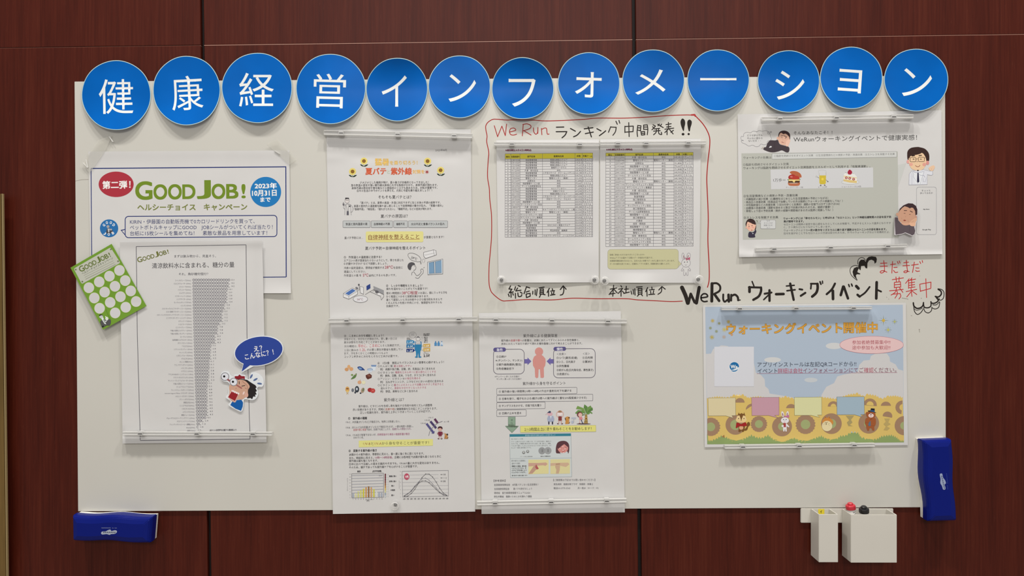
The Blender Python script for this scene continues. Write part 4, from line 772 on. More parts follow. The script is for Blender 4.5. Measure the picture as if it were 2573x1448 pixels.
part('symptom_box'); rrl(1038, 552, 1580, 930, 60, 7, (105, 98, 108), -3); rr(1038, 528, 1202, 580, 26, PU, -2); T('慢性', 1080, 556, 1160, 555, 40, (220, 216, 235), .03)
for x, y, t, e in ((1080, 620, '＜皮膚＞', 1200), (1420, 616, '＜目＞', 1508), (1077, 670, '①シワ(菱形皮膚)', 1350), (1415, 668, '①白内障', 1548), (1077, 722, '②シミ、日光黒子', 1322), (1415, 720, '②翼状片', 1545), (1078, 776, '③良性腫瘍', 1240), (1080, 828, '④前がん症(日光角化症、悪性黒子)', 1556), (1082, 881, '⑤皮膚がん', 1242)):
    T(t, x, y, e, y-1, 34, (52, 48, 50) if y > 640 else (110, 106, 110), .012 if y > 640 else 0)
part('printed_text'); T('※サンバーン:赤くなる日焼け', 275, 914, 595, 912, 27, (95, 90, 95)); T('サンタン:黒っぽくなる日焼け', 298, 946, 622, 944, 27, (95, 90, 95)); T('紫外線から身を守るポイント', 638, 1004, 1195, 998, 47, K3)
for x1, ya, yb, t, e in ((1342, 1068, 1150, '① 紫外線の強い時間帯(10時～14時)の外出や直射日光下を避ける', 1272), (1550, 1160, 1246, '② 日傘を使う、帽子をかぶる(帽子は眼への紫外線ばく露を20%程度減少させる)', 1470), (930, 1252, 1338, '③ サングラスをかける、衣服で肌を覆う', 880), (684, 1350, 1432, '④ 日焼け止めを塗る', 620)):
    part('advice_box'); rrl(300, ya, x1, yb, 10, 4.5, (112, 108, 112), -(x1-300)*.014); T(t, 328, (ya+yb)/2, e, (ya+yb)/2-(e-328)*.014, 34, (56, 52, 55), .01)
frame(1190, 1030, 5.171)
part('family_picture'); 
ell(992, 55, 34, 26, (215, 170, 175)); poly([(955, 40), (985, 15), (1005, 20), (1000, 45)], (60, 66, 90)); line([(935, 65), (958, 48)], 6, (200, 160, 165)); poly([(970, 80), (1035, 80), (1050, 120), (1040, 158), (965, 158), (955, 115)], (165, 170, 188)); poly([(995, 82), (1012, 82), (1005, 120)], (225, 225, 230)); line([(978, 160), (978, 185)], 16, (45, 45, 60)); line([(1025, 160), (1025, 185)], 16, (45, 45, 60))
line(ellpts(1122, 60, 46, 44), 8, (215, 165, 150)); ell(1122, 50, 30, 28, (235, 215, 210)); ell(1122, 28, 36, 10, (150, 115, 90)); poly([(1100, 28), (1108, 10), (1138, 10), (1144, 28)], (165, 125, 95)); poly([(1102, 85), (1145, 85), (1148, 145), (1100, 145)], (130, 60, 58)); line([(1108, 145), (1105, 178)], 13, (200, 160, 150)); line([(1138, 145), (1142, 178)], 13, (200, 160, 150)); ell(1098, 182, 15, 7, (80, 45, 45)); ell(1148, 182, 15, 7, (80, 45, 45))
poly([(1185, 105), (1215, 88), (1248, 92), (1245, 130), (1235, 185), (1190, 188), (1195, 140)], (198, 140, 72)); ell(1240, 105, 10, 8, (60, 46, 40)); line([(1190, 110), (1196, 135)], 10, (90, 60, 45)); line([(1240, 180), (1248, 160)], 8, (110, 75, 50))
rr(1270, 98, 1332, 122, 5, (180, 182, 190)); line([(1303, 122), (1300, 175)], 5, (150, 152, 160)); ell(1282, 160, 13, 22, (175, 178, 190))
part('palm_tree_picture'); poly([(1448, 60), (1475, 60), (1485, 180), (1432, 180), (1445, 120)], (165, 135, 75)); 
for a in range(4): line([(1443-a*2, 80+a*24), (1478+a*2, 84+a*24)], 5, (120, 100, 60))
poly([(1460, 60), (1420, 10), (1355, 5), (1320, 40), (1330, 55), (1375, 35), (1400, 62), (1430, 45)], (105, 142, 75)); poly([(1460, 60), (1390, 60), (1385, 90), (1420, 75)], (85, 120, 62)); poly([(1462, 60), (1500, 12), (1545, 40), (1540, 55), (1515, 40), (1500, 60)], (105, 142, 75)); poly([(1460, 50), (1430, -20), (1350, -50), (1330, -10), (1400, 0)], (120, 152, 80)); poly([(1465, 50), (1480, -40), (1440, -70), (1430, -30)], (95, 132, 68)); poly([(1465, 50), (1540, -20), (1520, -55), (1480, -30)], (112, 146, 78)); poly([(1465, 50), (1550, 5), (1545, -30), (1500, 0)], (88, 125, 65))
ell(1462, 112, 14, 20, (215, 165, 80)); ell(1462, 114, 8, 12, (70, 50, 40)); ell(1430, 184, 92, 8, (110, 90, 80))
part('girl_picture'); ell(1378, 62, 36, 38, (110, 60, 62)); ell(1385, 68, 26, 28, (222, 180, 165)); poly([(1372, 95), (1410, 95), (1408, 135), (1372, 130)], (210, 130, 135)); line([(1410, 100), (1422, 125)], 8, (215, 170, 160)); line([(1380, 130), (1380, 172)], 9, (215, 170, 160)); line([(1400, 132), (1412, 168)], 10, (60, 60, 90)); ell(1376, 178, 12, 6, (90, 50, 60)); ell(1418, 176, 12, 6, (60, 60, 80))
part('green_arrow'); poly([(450, 94), (542, 94), (542, 212), (585, 212), (498, 298), (412, 212), (450, 212)], (140, 162, 138)); line([(450, 94), (542, 94), (542, 212), (585, 212), (498, 298), (412, 212), (450, 212), (450, 94)], 4, (112, 130, 112))
for k, ch in enumerate('塗り方'): G(ch, 486, 122+k*42, 508, 146+k*42, (50, 62, 50), 0, 0, 2)
part('yellow_highlight_box'); poly([(606, 212), (1588, 202), (1590, 284), (608, 296)], (222, 214, 122)); line([(606, 212), (1588, 202), (1590, 284), (608, 296), (606, 212)], 3, (170, 165, 120)); T('2～3時間おきに塗り重ねることをお勧めします！', 662, 254, 1530, 244, 46, (58, 54, 44), .01); line([(662, 276), (918, 272)], 3, (60, 55, 45))
CS.k = 4; part('instruction_panel'); poly([(467, 318), (1265, 308), (1276, 872), (480, 884)], (203, 206, 202)); line([(467, 318), (1265, 308), (1276, 872), (480, 884), (467, 318)], 3.5, (135, 145, 148)); poly([(467, 318), (1265, 308), (1266, 342), (468, 352)], (55, 125, 140)); T('紫外線から肌を守る日焼け止めをしっかり塗りましょう', 670, 334, 1062, 328, 22, (200, 220, 222)); line([(475, 636), (1270, 626)], 3, (135, 145, 148))
T('顔の色斑やシミ対策', 490, 382, 642, 380, 22, (110, 125, 120))
for k, (t, e) in enumerate((('クリーム状のものはパール粒1つ分。プール付き1粒分、液状もて', 1008), ('るタイプは、1円硬貨1枚分を手のひらに取る。額、鼻の上、両頬、', 1005), ('アゴに分けて置き、そこからムラにならないようていねいに塗り広げる。さき', 1008), ('をしるう一度同じ量を重ねづけする。', 750))): T(t, 490, 415+k*27, e, 411+k*27, 20, (85, 85, 82), .01, 1)
ell(651, 557, 20, 21, (130, 130, 126)); ell(651, 552, 10, 9, (205, 205, 200)); ell(703, 543, 20, 21, (130, 130, 126)); ell(703, 538, 10, 9, (205, 205, 200)); T('パール粒2個程度', 605, 610, 765, 608, 17, (100, 98, 96)); T('液状は1円硬貨2枚分', 870, 606, 1000, 604, 17, (80, 78, 76), .02)
ell(888, 534, 46, 47, (150, 150, 148)); ell(966, 532, 47, 47, (158, 158, 156)); G('1', 885, 515, 900, 552, (125, 125, 122)); G('1', 960, 512, 975, 550, (125, 125, 122))
part('face_picture'); poly([(1072, 560), (1070, 490), (1090, 430), (1140, 406), (1200, 410), (1238, 450), (1243, 520), (1230, 570), (1210, 540), (1120, 560), (1138, 575), (1105, 568)], (92, 58, 62), True); ell(1160, 500, 68, 62, (212, 142, 132)); poly([(1088, 490), (1110, 440), (1160, 430), (1180, 445), (1130, 480), (1100, 510)], (92, 58, 62)); line([(1180, 440), (1230, 480)], 14, (92, 58, 62))
for x, y in ((1122, 505), (1162, 528), (1188, 508), (1160, 478), (1170, 558)): ell(x, y, 8, 6, (238, 205, 198))
line([(1120, 488), (1140, 484)], 4, (90, 55, 55)); line([(1188, 484), (1210, 490)], 4, (90, 55, 55)); line([(1150, 535), (1165, 545), (1182, 533)], 5, (150, 60, 60), True)
part('arm_picture'); poly([(712, 650), (975, 648), (975, 832), (712, 838)], (220, 208, 150)); poly([(712, 692), (850, 692), (940, 685), (962, 705), (935, 730), (900, 722), (712, 738)], (200, 160, 138)); poly([(712, 835), (775, 740), (812, 715), (830, 760), (765, 830)], (190, 150, 128)); poly([(812, 708), (848, 768), (820, 778), (800, 745)], (175, 90, 88))
part('arm_picture'); poly([(998, 645), (1252, 642), (1252, 830), (998, 835)], (218, 206, 152)); poly([(998, 695), (1100, 690), (1230, 688), (1245, 710), (1200, 745), (1100, 722), (998, 732)], (205, 172, 142)); poly([(1065, 705), (1125, 705), (1120, 780), (1105, 830), (1070, 830), (1075, 780), (1060, 745)], (198, 165, 135)); line([(1072, 708), (1120, 704)], 8, (160, 120, 90))
part('printed_text'); T('腕や脚など広範囲に', 492, 665, 680, 662, 24, (130, 130, 128)); T('塗布する場合', 495, 700, 605, 697, 24, (130, 130, 128))
for k, (t, e) in enumerate((('容器から直接、線を描', 685), ('くようにつけてから、手', 685), ('のひらで円を描くよう', 688), ('にムラなくのばす。', 680))): T(t, 496, 734+k*27, e, 732+k*27, 21, (75, 74, 72), .02, 1)
T('塗り忘れやすい部分に注意！まずつ', 498, 856, 698, 854, 18, (75, 74, 72), .02, 1)
T('【参考資料】', 262, 924, 415, 922, 32, (85, 80, 82)); T('全国健康保険協会　8月夏バテしない生活習慣を！', 265, 977, 840, 972, 30, (100, 96, 98)); T('全国健康保険協会　　夏バテを防ぎましょう', 267, 1030, 760, 1026, 30, (100, 96, 98)); T('環境省　紫外線環境保健マニュアル2020', 267, 1082, 735, 1079, 30, (85, 80, 82)); T('厚生労働省　健康のために水を飲もう講座', 265, 1130, 755, 1126, 30, (75, 72, 74))
T('【ご質問等は下記までお問い合わせください】', 1035, 914, 1580, 911, 30, (85, 80, 82)); T('東急病院　健康診断プラザ　保健師・栄養士', 1040, 969, 1553, 966, 28, (95, 92, 95)); T('電話03-3775-5565', 1040, 1020, 1256, 1019, 28, (95, 92, 95)); T('月～金(8：30～17：00)', 1352, 1018, 1622, 1016, 28, (95, 92, 95))
CS.flush()
# ================= RANKING SHEETS ====================================================================
DEP = {'s': '施設警備現業', 'j': '人事・給与担当', 'k': '警報センター', 'h': '品質担当', 'v': '施設警備サービス部', 'q': 'サービス品質管理担当', 'm': 'ホームセキュリティ担当', 'z': 'マンションセキュリティ担当', 't': 'タウンセキュリティ事業部',
       'l': '鉄道現業部', 'e': '施工管理担当', 'r': '経理担当', 'y': 'キッズセキュリティ担当', 'i': '機械警備サービス部', 'o': '人事部', 'g': '技術・開発部', 'n': '機械警備担当', 'w': '採用・教育担当'}
TEAM = {'U': 'セキュうさ', 'R': 'りてぃリス', 'H': 'とらハム', 'K': 'きゅうクマ'}
AO = '青葉台東急スクエア'; HO = '本社'; KC = '警報センター（事務）'
rowsA = [('21811318', 's', AO, '238,818', 'U'), ('21510227', 's', AO, '195,511', 'R'), ('21210545', 's', AO, '179,239', 'K'), ('21811452', 's', '事務所コーポラス', '166,662', 'U'), ('19112990', 'j', HO, '145,821', 'U'), ('22310399', 's', '二子玉川ライズ　タワー＆レジデンス', '123,184', 'U'), ('22210220', 's', AO, '104,700', 'H'),
 ('21650046', 'k', KC, '101,430', 'R'), ('22010477', 'h', HO, '91,846', 'R'), ('21910681', 'v', HO, '79,667', 'H'), ('20510750', 'q', HO, '71,848', 'K'), ('22202139', 's', 'セルリアンタワー', '71,690', 'U'), ('21610462', 's', '用賀ビジネス', '69,545', 'U'), ('22211325', 's', AO, '68,248', 'R'), ('21240041', 's', '二子玉川ライズ　タワー＆レジデンス', '67,626', 'U'),
 ('20915634', 's', '渋谷マークシティ　ウエスト', '65,415', 'U'), ('20411255', 'v', HO, '64,902', 'K'), ('22110056', 'm', HO, '64,499', 'H'), ('21850071', 'j', HO, '64,184', 'U'), ('21611707', 's', 'Ｍ.Ｍ.ＴＯＷＥＲＳ ＦＯＲＥＳＩＳ　Ｌ棟', '61,736', 'U'), ('22250161', 'k', KC, '60,669', 'K'), ('20411100', 'z', HO, '60,066', 'U'),
 ('19310153', 't', HO, '59,003', 'H'), ('20950018', 'j', HO, '56,333', 'U'), ('20510395', 'v', HO, '55,418', 'R'), ('21611307', 's', 'みなとみらい東急スクエア', '54,632', 'U'), ('18711437', 'l', HO, '53,650', 'U'), ('21311201', 's', '明治神宮前　編集課', '53,538', 'U'), ('20510524', 'e', HO, '52,644', 'U'), ('21014461', 's', 'たまプラーザテラス　ノースプラザ', '52,494', 'U')]
rowsB = [('19112990', 'j', HO, '145,821', 'U'), ('21650046', 'k', KC, '101,430', 'R'), ('22010477', 'h', HO, '91,846', 'R'), ('21910681', 'v', HO, '79,667', 'H'), ('20510750', 'q', HO, '71,848', 'K'), ('20411255', 'v', HO, '64,902', 'K'), ('22110056', 'm', HO, '64,499', 'H'), ('21850071', 'j', HO, '64,184', 'U'), ('22250161', 'k', KC, '60,669', 'K'), ('20411100', 'z', HO, '60,066', 'U'),
 ('19310153', 't', HO, '59,003', 'H'), ('20950018', 'j', HO, '56,333', 'U'), ('20510395', 'v', HO, '55,418', 'R'), ('18711437', 'l', HO, '53,650', 'U'), ('20510524', 'e', HO, '52,644', 'U'), ('21950114', 'r', HO, '51,265', 'U'), ('22050149', 'y', HO, '49,520', 'R'), ('20610233', 'e', HO, '49,140', 'U'), ('20510236', 'q', HO, '48,382', 'U'), ('21011318', 'i', HO, '46,718', 'R'),
 ('21450024', 'e', HO, '46,616', 'R'), ('21010561', 'o', HO, '46,459', 'U'), ('21017170', 'g', HO, '45,203', 'R'), ('22050170', 'v', HO, '44,608', 'U'), ('20510142', 'n', HO, '41,456', 'U'), ('16234860', 'k', KC, '41,101', 'K'), ('20450025', 'w', HO, '40,963', 'U'), ('22110056', 'm', HO, '40,451', 'U'), ('21950051', 'm', HO, '40,203', 'H'), ('22050166', 'v', HO, '38,995', 'U')]
def table(cols, ytl, ytr, yh, ybl, ybr, rows, ey):
    frame(); x0, x1 = cols[0], cols[-1]; fx = lambda x: (x-x0)/(x1-x0); dy = ybr-ybl; n = len(rows); TC = (82, 78, 82)
    part('yellow_header_row'); poly([(x0, ytl), (x1, ytr), (x1, yh-1.6), (x0, yh)], ey)
    hs = ('順位', '従業員番号', '部門名称', '勤務地名称', '歩数', '所属チーム')
    for k in range(6):
        m = (cols[k]+cols[k+1])/2; ym = (ytl+yh)/2+(ytr-ytl)*fx(m)+1; w_ = min(len(hs[k])*4.9, cols[k+1]-cols[k]-3); T(hs[k], m-w_/2, ym, m+w_/2, ym, 5.2, (70, 58, 30), .03, 1)
    part('table_rules'); ph = (ybl-yh)/n
    def Y(i, x): return yh+ph*i-1.6*fx(x)*(1-i/n)+dy*fx(x)*(i/n)
    for i in range(n+1): line([(x0, Y(i, x0)), (x1, Y(i, x1))], 0.75, (112, 108, 112), caps=False)
    line([(x0, ytl), (x1, ytr)], 0.8, (100, 96, 90), caps=False)
    for x in cols: line([(x, ytl+(ytr-ytl)*fx(x)), (x, Y(n, x))], 0.75, (112, 108, 112), caps=False)
    part('table_text')
    for i, (a, d, p, s_, t) in enumerate(rows):
        for k, tx in enumerate((str(i+1), a, DEP[d], p, s_, TEAM[t])):
            m = (cols[k]+cols[k+1])/2; ym = (Y(i, m)+Y(i+1, m))/2; em = min(5.6, ph*.78)
            w_ = min(wt(tx)*em*.93, cols[k+1]-cols[k]-2.0); T(tx, m-w_/2, ym, m+w_/2, ym-.1, em, TC, 0.006, 1)
hI = waves(5.2, 31, 0.5, lambda x, y: 1.4*bump(y, 372, 9)+3.0*np.clip((y-690)/20, 0, 1)*bump(x, 1378, 70)+1.2*bump(y, 640, 40)*bump(x, 1490, 40))
sheet('ranking_sheet', 'left printed ranking table with a blank lower third inside the red marker frame', 'printout', [(1247, 352), (1505, 350), (1504, 710), (1253, 710.5)], hI, nx=34, ny=50, group=None)
part('red_title'); frame(1210, 280, 7.239); T('★総合順位(８月８日15時時点)', 432, 708, 905, 705, 38, (110, 20, 62), .05)
table([1269.2, 1283.3, 1306.7, 1363, 1444.8, 1463, 1489.3], 386.8, 384.6, 399.6, 596.3, 595.4, rowsA, (222, 206, 62)); CS.flush()
hJ = waves(5.2, 33, 0.5, lambda x, y: 1.4*bump(y, 372, 9)+4.5*np.clip((y-685)/26, 0, 1)*bump(x, 1600, 50)+1.5*bump(x, 1755, 8)*bump(y, 540, 60))
sheet('ranking_sheet', 'right printed ranking table with a yellow speech box and small rabbit below', 'printout', [(1508, 350), (1761, 349), (1757, 711), (1508, 710.5)], hJ, nx=34, ny=50)
part('red_title'); frame(1500, 280, 7.239); T('★本社順位(８月８日15時時点)', 168, 697, 645, 692, 38, (110, 20, 62), .05)
table([1522.1, 1544.2, 1570.7, 1641.7, 1693.1, 1714.5, 1741.7], 384.7, 382.9, 392.4, 619.8, 618.8, rowsB, (212, 200, 70))
frame(1500, 470, 4.826); part('speech_box'); rr(130, 758, 988, 998, 38, (196, 190, 148), -4); line(rrpts(130, 758, 988, 998, 38, -4), 2.5, (140, 135, 110), closed=True, caps=False); poly([(984, 890), (1022, 932), (984, 965)], (196, 190, 148)); line([(988, 895), (1022, 932), (985, 975)], 2.5, (140, 135, 110))
for k, (t, e) in enumerate((('皆様ご参加いただきありがとうございます!!', 575), ('WeRunアプリは最大７日間のデータ保存が可能です。', 680), ('長期間同期処理を行わないと、日付の古い歩数でデータが上書きされてしまいます。', 942), ('データの紛失を防ぐために、定期的にアプリを開き、同期処理をお願いします。', 886))): T(t, 156, 823+k*37, e, 822+k*36.5, 24, (84, 80, 66), .012)
part('rabbit_picture'); RL = (130, 122, 128); 
line([(1040, 880), (1028, 840), (1035, 808), (1050, 806), (1068, 870)], 3.5, RL, True); line([(1082, 868), (1095, 815), (1115, 802), (1132, 820), (1125, 880)], 3.5, RL, True); line([(1050, 835), (1055, 870)], 7, (120, 60, 70)); line([(1108, 830), (1098, 860)], 7, (120, 60, 70))
line(ellpts(1079, 922, 54, 50), 3.5, RL); ell(1062, 912, 5, 6, (50, 46, 50)); ell(1095, 910, 5, 6, (50, 46, 50)); line([(1068, 942), (1078, 950), (1090, 942)], 3, RL, True)
poly([(1070, 855), (1098, 868), (1125, 850), (1130, 885), (1100, 880), (1090, 895), (1080, 880)], (190, 85, 110)); line([(1045, 975), (1022, 1010), (1035, 1020), (1052, 1000), (1052, 1068), (1072, 1068), (1078, 1038), (1088, 1068), (1104, 1068), (1105, 1000), (1125, 1020), (1136, 1005), (1110, 975)], 3.5, RL, True)
CS.flush()

# ================= WALKING ADVICE POSTER =============================================================
hK = waves(5.4, 41, 0.6, lambda x, y: (-0.8*bump(y, 294, 9)-0.8*bump(y, 622, 9)+2.2*bump(y, 322, 15))*np.clip((x-1890)/40, 0, 1)*np.clip((2310-x)/30, 0, 1)+2.5*np.clip((1900-x)/50, 0, 1)*np.clip((330-y)/50, 0, 1)+2.2*bump(y, 634, 12)*np.clip((1890-x)/40, 0, 1)+2.4*np.clip((y-630)/12, 0, 1))
sheet('walking_advice_poster', 'landscape poster with a grey text panel, burger, beer and cake pictures, upper right', 'poster', [(1853.5, 287.5), (2365.5, 277), (2368, 639), (1857, 646.5)], hK, nx=70, ny=48); CS.keep = False
frame(1840, 280, 7.239); GP = (184, 182, 170); K4 = (78, 76, 74)
part('grey_panel'); frame(); poly([(1863, 385.5), (2255.5, 380.5), (2258, 598.5), (2000, 600), (1866.5, 602.5)], GP)
poly([(2256, 415), (2277, 410), (2257, 470)], (200, 198, 190))
frame(1840, 280, 7.239)
part('thought_cloud'); cl = [(155, 490), (165, 455), (205, 455), (212, 405), (265, 380), (335, 388), (370, 362), (435, 365), (440, 375), (490, 350), (545, 362), (600, 350), (650, 365), (660, 385), (690, 420), (695, 455), (712, 490), (695, 525), (640, 545), (632, 590), (575, 608), (520, 595), (490, 630), (430, 642), (370, 615), (300, 630), (240, 595), (180, 570), (165, 535), (205, 530), (170, 520)]
line(cl, 4.5, (110, 106, 110), True, True); line(ellpts(662, 392, 24, 20), 4, (110, 106, 110)); line(ellpts(702, 376, 12, 14), 5, (90, 86, 90)); T('どうせ歩いても', 272, 438, 550, 434, 40, K4); T('そんなに変わら', 270, 490, 552, 487, 40, K4); T('ないだろ・・', 292, 537, 520, 535, 40, K4)
part('lying_man_picture'); DK = (68, 58, 62); SKN = (222, 175, 150)
poly([(520, 680), (560, 640), (585, 655), (570, 690)], (185, 175, 165)); poly([(565, 690), (590, 650), (612, 650), (640, 580), (690, 528), (780, 528), (830, 520), (870, 600), (1015, 640), (1040, 690), (1025, 740), (980, 745), (905, 710), (840, 728), (760, 745), (690, 742), (620, 720)], DK, True); poly([(665, 662), (690, 630), (720, 635), (712, 655)], (220, 218, 215)); line([(772, 560), (765, 660), (770, 740)], 3, (50, 40, 42)); line([(975, 650), (980, 700)], 3, (50, 40, 42))
poly([(835, 450), (850, 390), (890, 358), (950, 350), (1010, 370), (1050, 420), (1050, 500), (1030, 530), (900, 420), (850, 470)], (62, 42, 44), True); poly([(842, 465), (870, 400), (900, 392), (925, 412), (985, 408), (1035, 470), (1035, 540), (1000, 600), (930, 615), (870, 590), (838, 530)], SKN, True); ell(826, 488, 20, 26, SKN); poly([(970, 600), (985, 540), (1035, 510), (1055, 530), (1040, 580), (1015, 635), (975, 630)], (232, 188, 165), True)
poly([(880, 385), (935, 410), (955, 395), (1000, 425), (1040, 470), (1046, 420), (1000, 370), (930, 355), (880, 365)], (62, 42, 44)); line([(888, 445), (925, 440)], 8, (70, 45, 45)); line([(965, 452), (995, 465)], 8, (70, 45, 45)); line([(890, 475), (915, 480)], 6, (70, 45, 45)); line([(955, 492), (980, 495)], 6, (70, 45, 45)); line([(897, 558), (915, 562), (932, 570)], 8, (130, 60, 55)); line([(920, 510), (918, 525)], 3, (150, 100, 80)); line([(950, 560), (965, 590)], 3, (160, 110, 90))
part('headline'); T('そんなあなたこそ！！', 1115, 392, 1820, 382, 70, K4); T('WeRunウォーキングイベントで健康実感！', 1113, 508, 3360, 472, 106, K4)
part('effect_box'); rr(722, 768, 2992, 870, 14, (205, 203, 196), -38); line(rrpts(722, 768, 2992, 870, 14, -38), 4, (105, 102, 102), closed=True, caps=False)
T('①脂肪を燃焼させるダイエット効果', 760, 812, 1472, 801, 44, (100, 98, 96)); T('②生活習慣病などの病気の予防・改善効果', 1522, 800, 2368, 786, 44, (100, 98, 96)); T('③ストレスを発散する効果', 2415, 786, 2955, 775, 44, (100, 98, 96)); T('ウォーキングの効果は', 203, 845, 708, 838, 50, K4)
part('printed_text'); T('①脂肪を燃焼させるダイエット効果', 195, 970, 1028, 957, 50, K4); T('ウォーキングは脂肪を燃焼させるダイエット効果脂肪をエネルギーとして利用する「有酸素運動」。', 202, 1033, 2510, 998, 50, (66, 64, 62), .008)
part('food_panel'); poly([(695, 1060), (2560, 1020), (2565, 1385), (705, 1418)], (206, 203, 200)); T('1万歩＝', 745, 1252, 970, 1248, 66, K4)
T('チーズバーガー1個', 975, 1384, 1285, 1382, 34, (105, 100, 98)); T('ビール2杯', 1565, 1380, 1725, 1376, 34, (105, 100, 98)); T('ショートケーキ3/4個', 1988, 1372, 2340, 1365, 34, (105, 100, 98))
part('burger_picture'); poly([(1045, 1110), (1090, 1085), (1170, 1092), (1230, 1125), (1258, 1170), (1250, 1205), (1180, 1190), (1090, 1150)], (180, 98, 62), True); ell(1085, 1195, 68, 48, (165, 48, 42), -12); ell(1150, 1215, 75, 45, (180, 58, 45)); ell(1075, 1190, 25, 16, (205, 110, 100)); line([(1008, 1245), (1060, 1235), (1120, 1250), (1235, 1235)], 14, (105, 120, 60), True); poly([(1020, 1255), (1230, 1250), (1225, 1300), (1015, 1300)], (85, 55, 30)); poly([(1025, 1240), (1230, 1240), (1225, 1262), (1150, 1262), (1125, 1300), (1090, 1265), (1028, 1268)], (235, 205, 130)); poly([(1015, 1298), (1060, 1308), (1170, 1308), (1228, 1296), (1225, 1335), (1190, 1355), (1060, 1355), (1020, 1335)], (185, 108, 72), True)
part('beer_picture'); poly([(1582, 1165), (1705, 1165), (1702, 1310), (1680, 1325), (1600, 1325), (1585, 1305)], (205, 180, 60)); line([(1578, 1120), (1582, 1165)], 4, (150, 145, 130)); line([(1706, 1110), (1706, 1165)], 4, (150, 145, 130)); line([(1578, 1120), (1565, 1090), (1590, 1072), (1640, 1065), (1700, 1080), (1708, 1110)], 3, (175, 172, 165), True); ell(1642, 1232, 22, 24, (238, 205, 70)); line([(1580, 1215), (1545, 1190)], 6, (90, 86, 80)); line([(1702, 1245), (1740, 1275)], 6, (90, 86, 80)); ell(1738, 1278, 13, 8, (90, 86, 80)); ell(1530, 1185, 16, 20, (190, 188, 180)); ell(1608, 1350, 16, 9, (100, 90, 80)); ell(1682, 1345, 16, 9, (100, 90, 80)); line([(1612, 1325), (1610, 1342)], 5, (100, 90, 80)); line([(1676, 1325), (1680, 1340)], 5, (100, 90, 80))
frame(2100, 280, 7.241); part('cake_picture'); ell(265, 1290, 160, 40, (214, 212, 206)); line(ellpts(265, 1285, 160, 44), 3, (165, 162, 158)); poly([(145, 1160), (250, 1140), (385, 1190), (382, 1305), (250, 1295), (140, 1270)], (218, 188, 120)); poly([(145, 1185), (385, 1215), (384, 1265), (142, 1235)], (238, 222, 205)); poly([(145, 1160), (170, 1120), (250, 1140), (330, 1130), (385, 1190), (384, 1205), (145, 1172)], (228, 224, 214))
for x, y in ((192, 1210), (253, 1218), (325, 1234)): ell(x, y, 27, 23, (140, 60, 55)); ell(x, y, 17, 14, (215, 150, 140))
poly([(222, 1090), (250, 1060), (285, 1080), (298, 1108), (280, 1145), (235, 1148), (215, 1120)], (165, 35, 60), True); line([(170, 1108), (205, 1125)], 4, (150, 150, 140)); line([(300, 1130), (330, 1135)], 4, (150, 150, 140))
part('doctor_picture'); HR = (58, 38, 34); line([(1330, 1340), (1335, 1140), (1380, 1085), (1600, 1060), (1700, 1090), (1760, 1080), (1765, 1150), (1740, 1165), (1665, 1150), (1665, 1330), (1330, 1340)], 4, (165, 162, 172)); poly([(1335, 1335), (1340, 1140), (1385, 1088), (1600, 1065), (1700, 1092), (1758, 1088), (1760, 1150), (1740, 1160), (1662, 1148), (1662, 1328)], (218, 216, 218))
poly([(1300, 800), (1310, 720), (1370, 665), (1480, 648), (1540, 655), (1620, 680), (1680, 740), (1702, 810), (1695, 900), (1650, 900), (1560, 760), (1480, 800), (1340, 900), (1310, 880)], HR, True); ell(1318, 915, 30, 35, (225, 160, 150)); ell(1670, 935, 30, 38, (215, 145, 135)); poly([(1335, 830), (1420, 800), (1560, 755), (1620, 810), (1645, 880), (1640, 960), (1600, 1040), (1530, 1075), (1440, 1070), (1370, 1030), (1335, 940)], (232, 195, 155), True)
ell(1370, 965, 34, 30, (228, 165, 145)); ell(1610, 968, 34, 32, (222, 158, 140)); poly([(1320, 830), (1350, 760), (1450, 720), (1570, 730), (1540, 770), (1440, 795), (1370, 805), (1335, 850)], HR, True)
line([(1388, 812), (1435, 806)], 16, (50, 34, 30)); line([(1515, 805), (1560, 800)], 16, (50, 34, 30)); rrl(1352, 840, 1458, 918, 18, 8, (70, 48, 36)); rrl(1502, 835, 1612, 915, 18, 8, (70, 48, 36)); line([(1458, 872), (1480, 860), (1502, 870)], 7, (70, 48, 36)); line([(1352, 850), (1345, 845)], 8, (70, 48, 36)); line([(1612, 850), (1625, 845)], 10, (70, 48, 36))
for x in (1415, 1548): line([(x-15, 880), (x, 862), (x+15, 880)], 7, (55, 38, 32), True); line([(x, 862), (x+3, 882)], 5, (55, 38, 32))
ell(1480, 916, 8, 8, (95, 60, 45)); line([(1450, 985), (1475, 1005), (1510, 1005), (1532, 982)], 9, (130, 50, 40), True)
poly([(1395, 1085), (1430, 1120), (1500, 1115), (1600, 1090), (1560, 1320), (1440, 1320)], (225, 224, 228)); poly([(1478, 1065), (1512, 1065), (1505, 1090), (1485, 1090)], (50, 44, 50)); poly([(1485, 1110), (1508, 1110), (1520, 1280), (1495, 1302), (1478, 1275)], (45, 42, 62)); line([(1395, 1090), (1420, 1150), (1405, 1180), (1500, 1320)], 4, (150, 148, 158)); line([(1610, 1090), (1590, 1150), (1535, 1320)], 4, (150, 148, 158)); line([(1405, 1090), (1480, 1115), (1600, 1095)], 5, (140, 138, 158), True); line([(1515, 1150), (1560, 1165), (1600, 1165), (1622, 1200)], 5, (140, 138, 158), True); line([(1590, 1215), (1590, 1275), (1635, 1278), (1648, 1205)], 4, (150, 148, 158)); line([(1385, 1130), (1385, 1335)], 3, (150, 148, 158))
poly([(1700, 1020), (1760, 985), (1795, 990), (1800, 1030), (1760, 1085), (1715, 1075), (1690, 1040)], (230, 192, 158), True); line([(1745, 1040), (1742, 1060)], 3, (170, 120, 95))
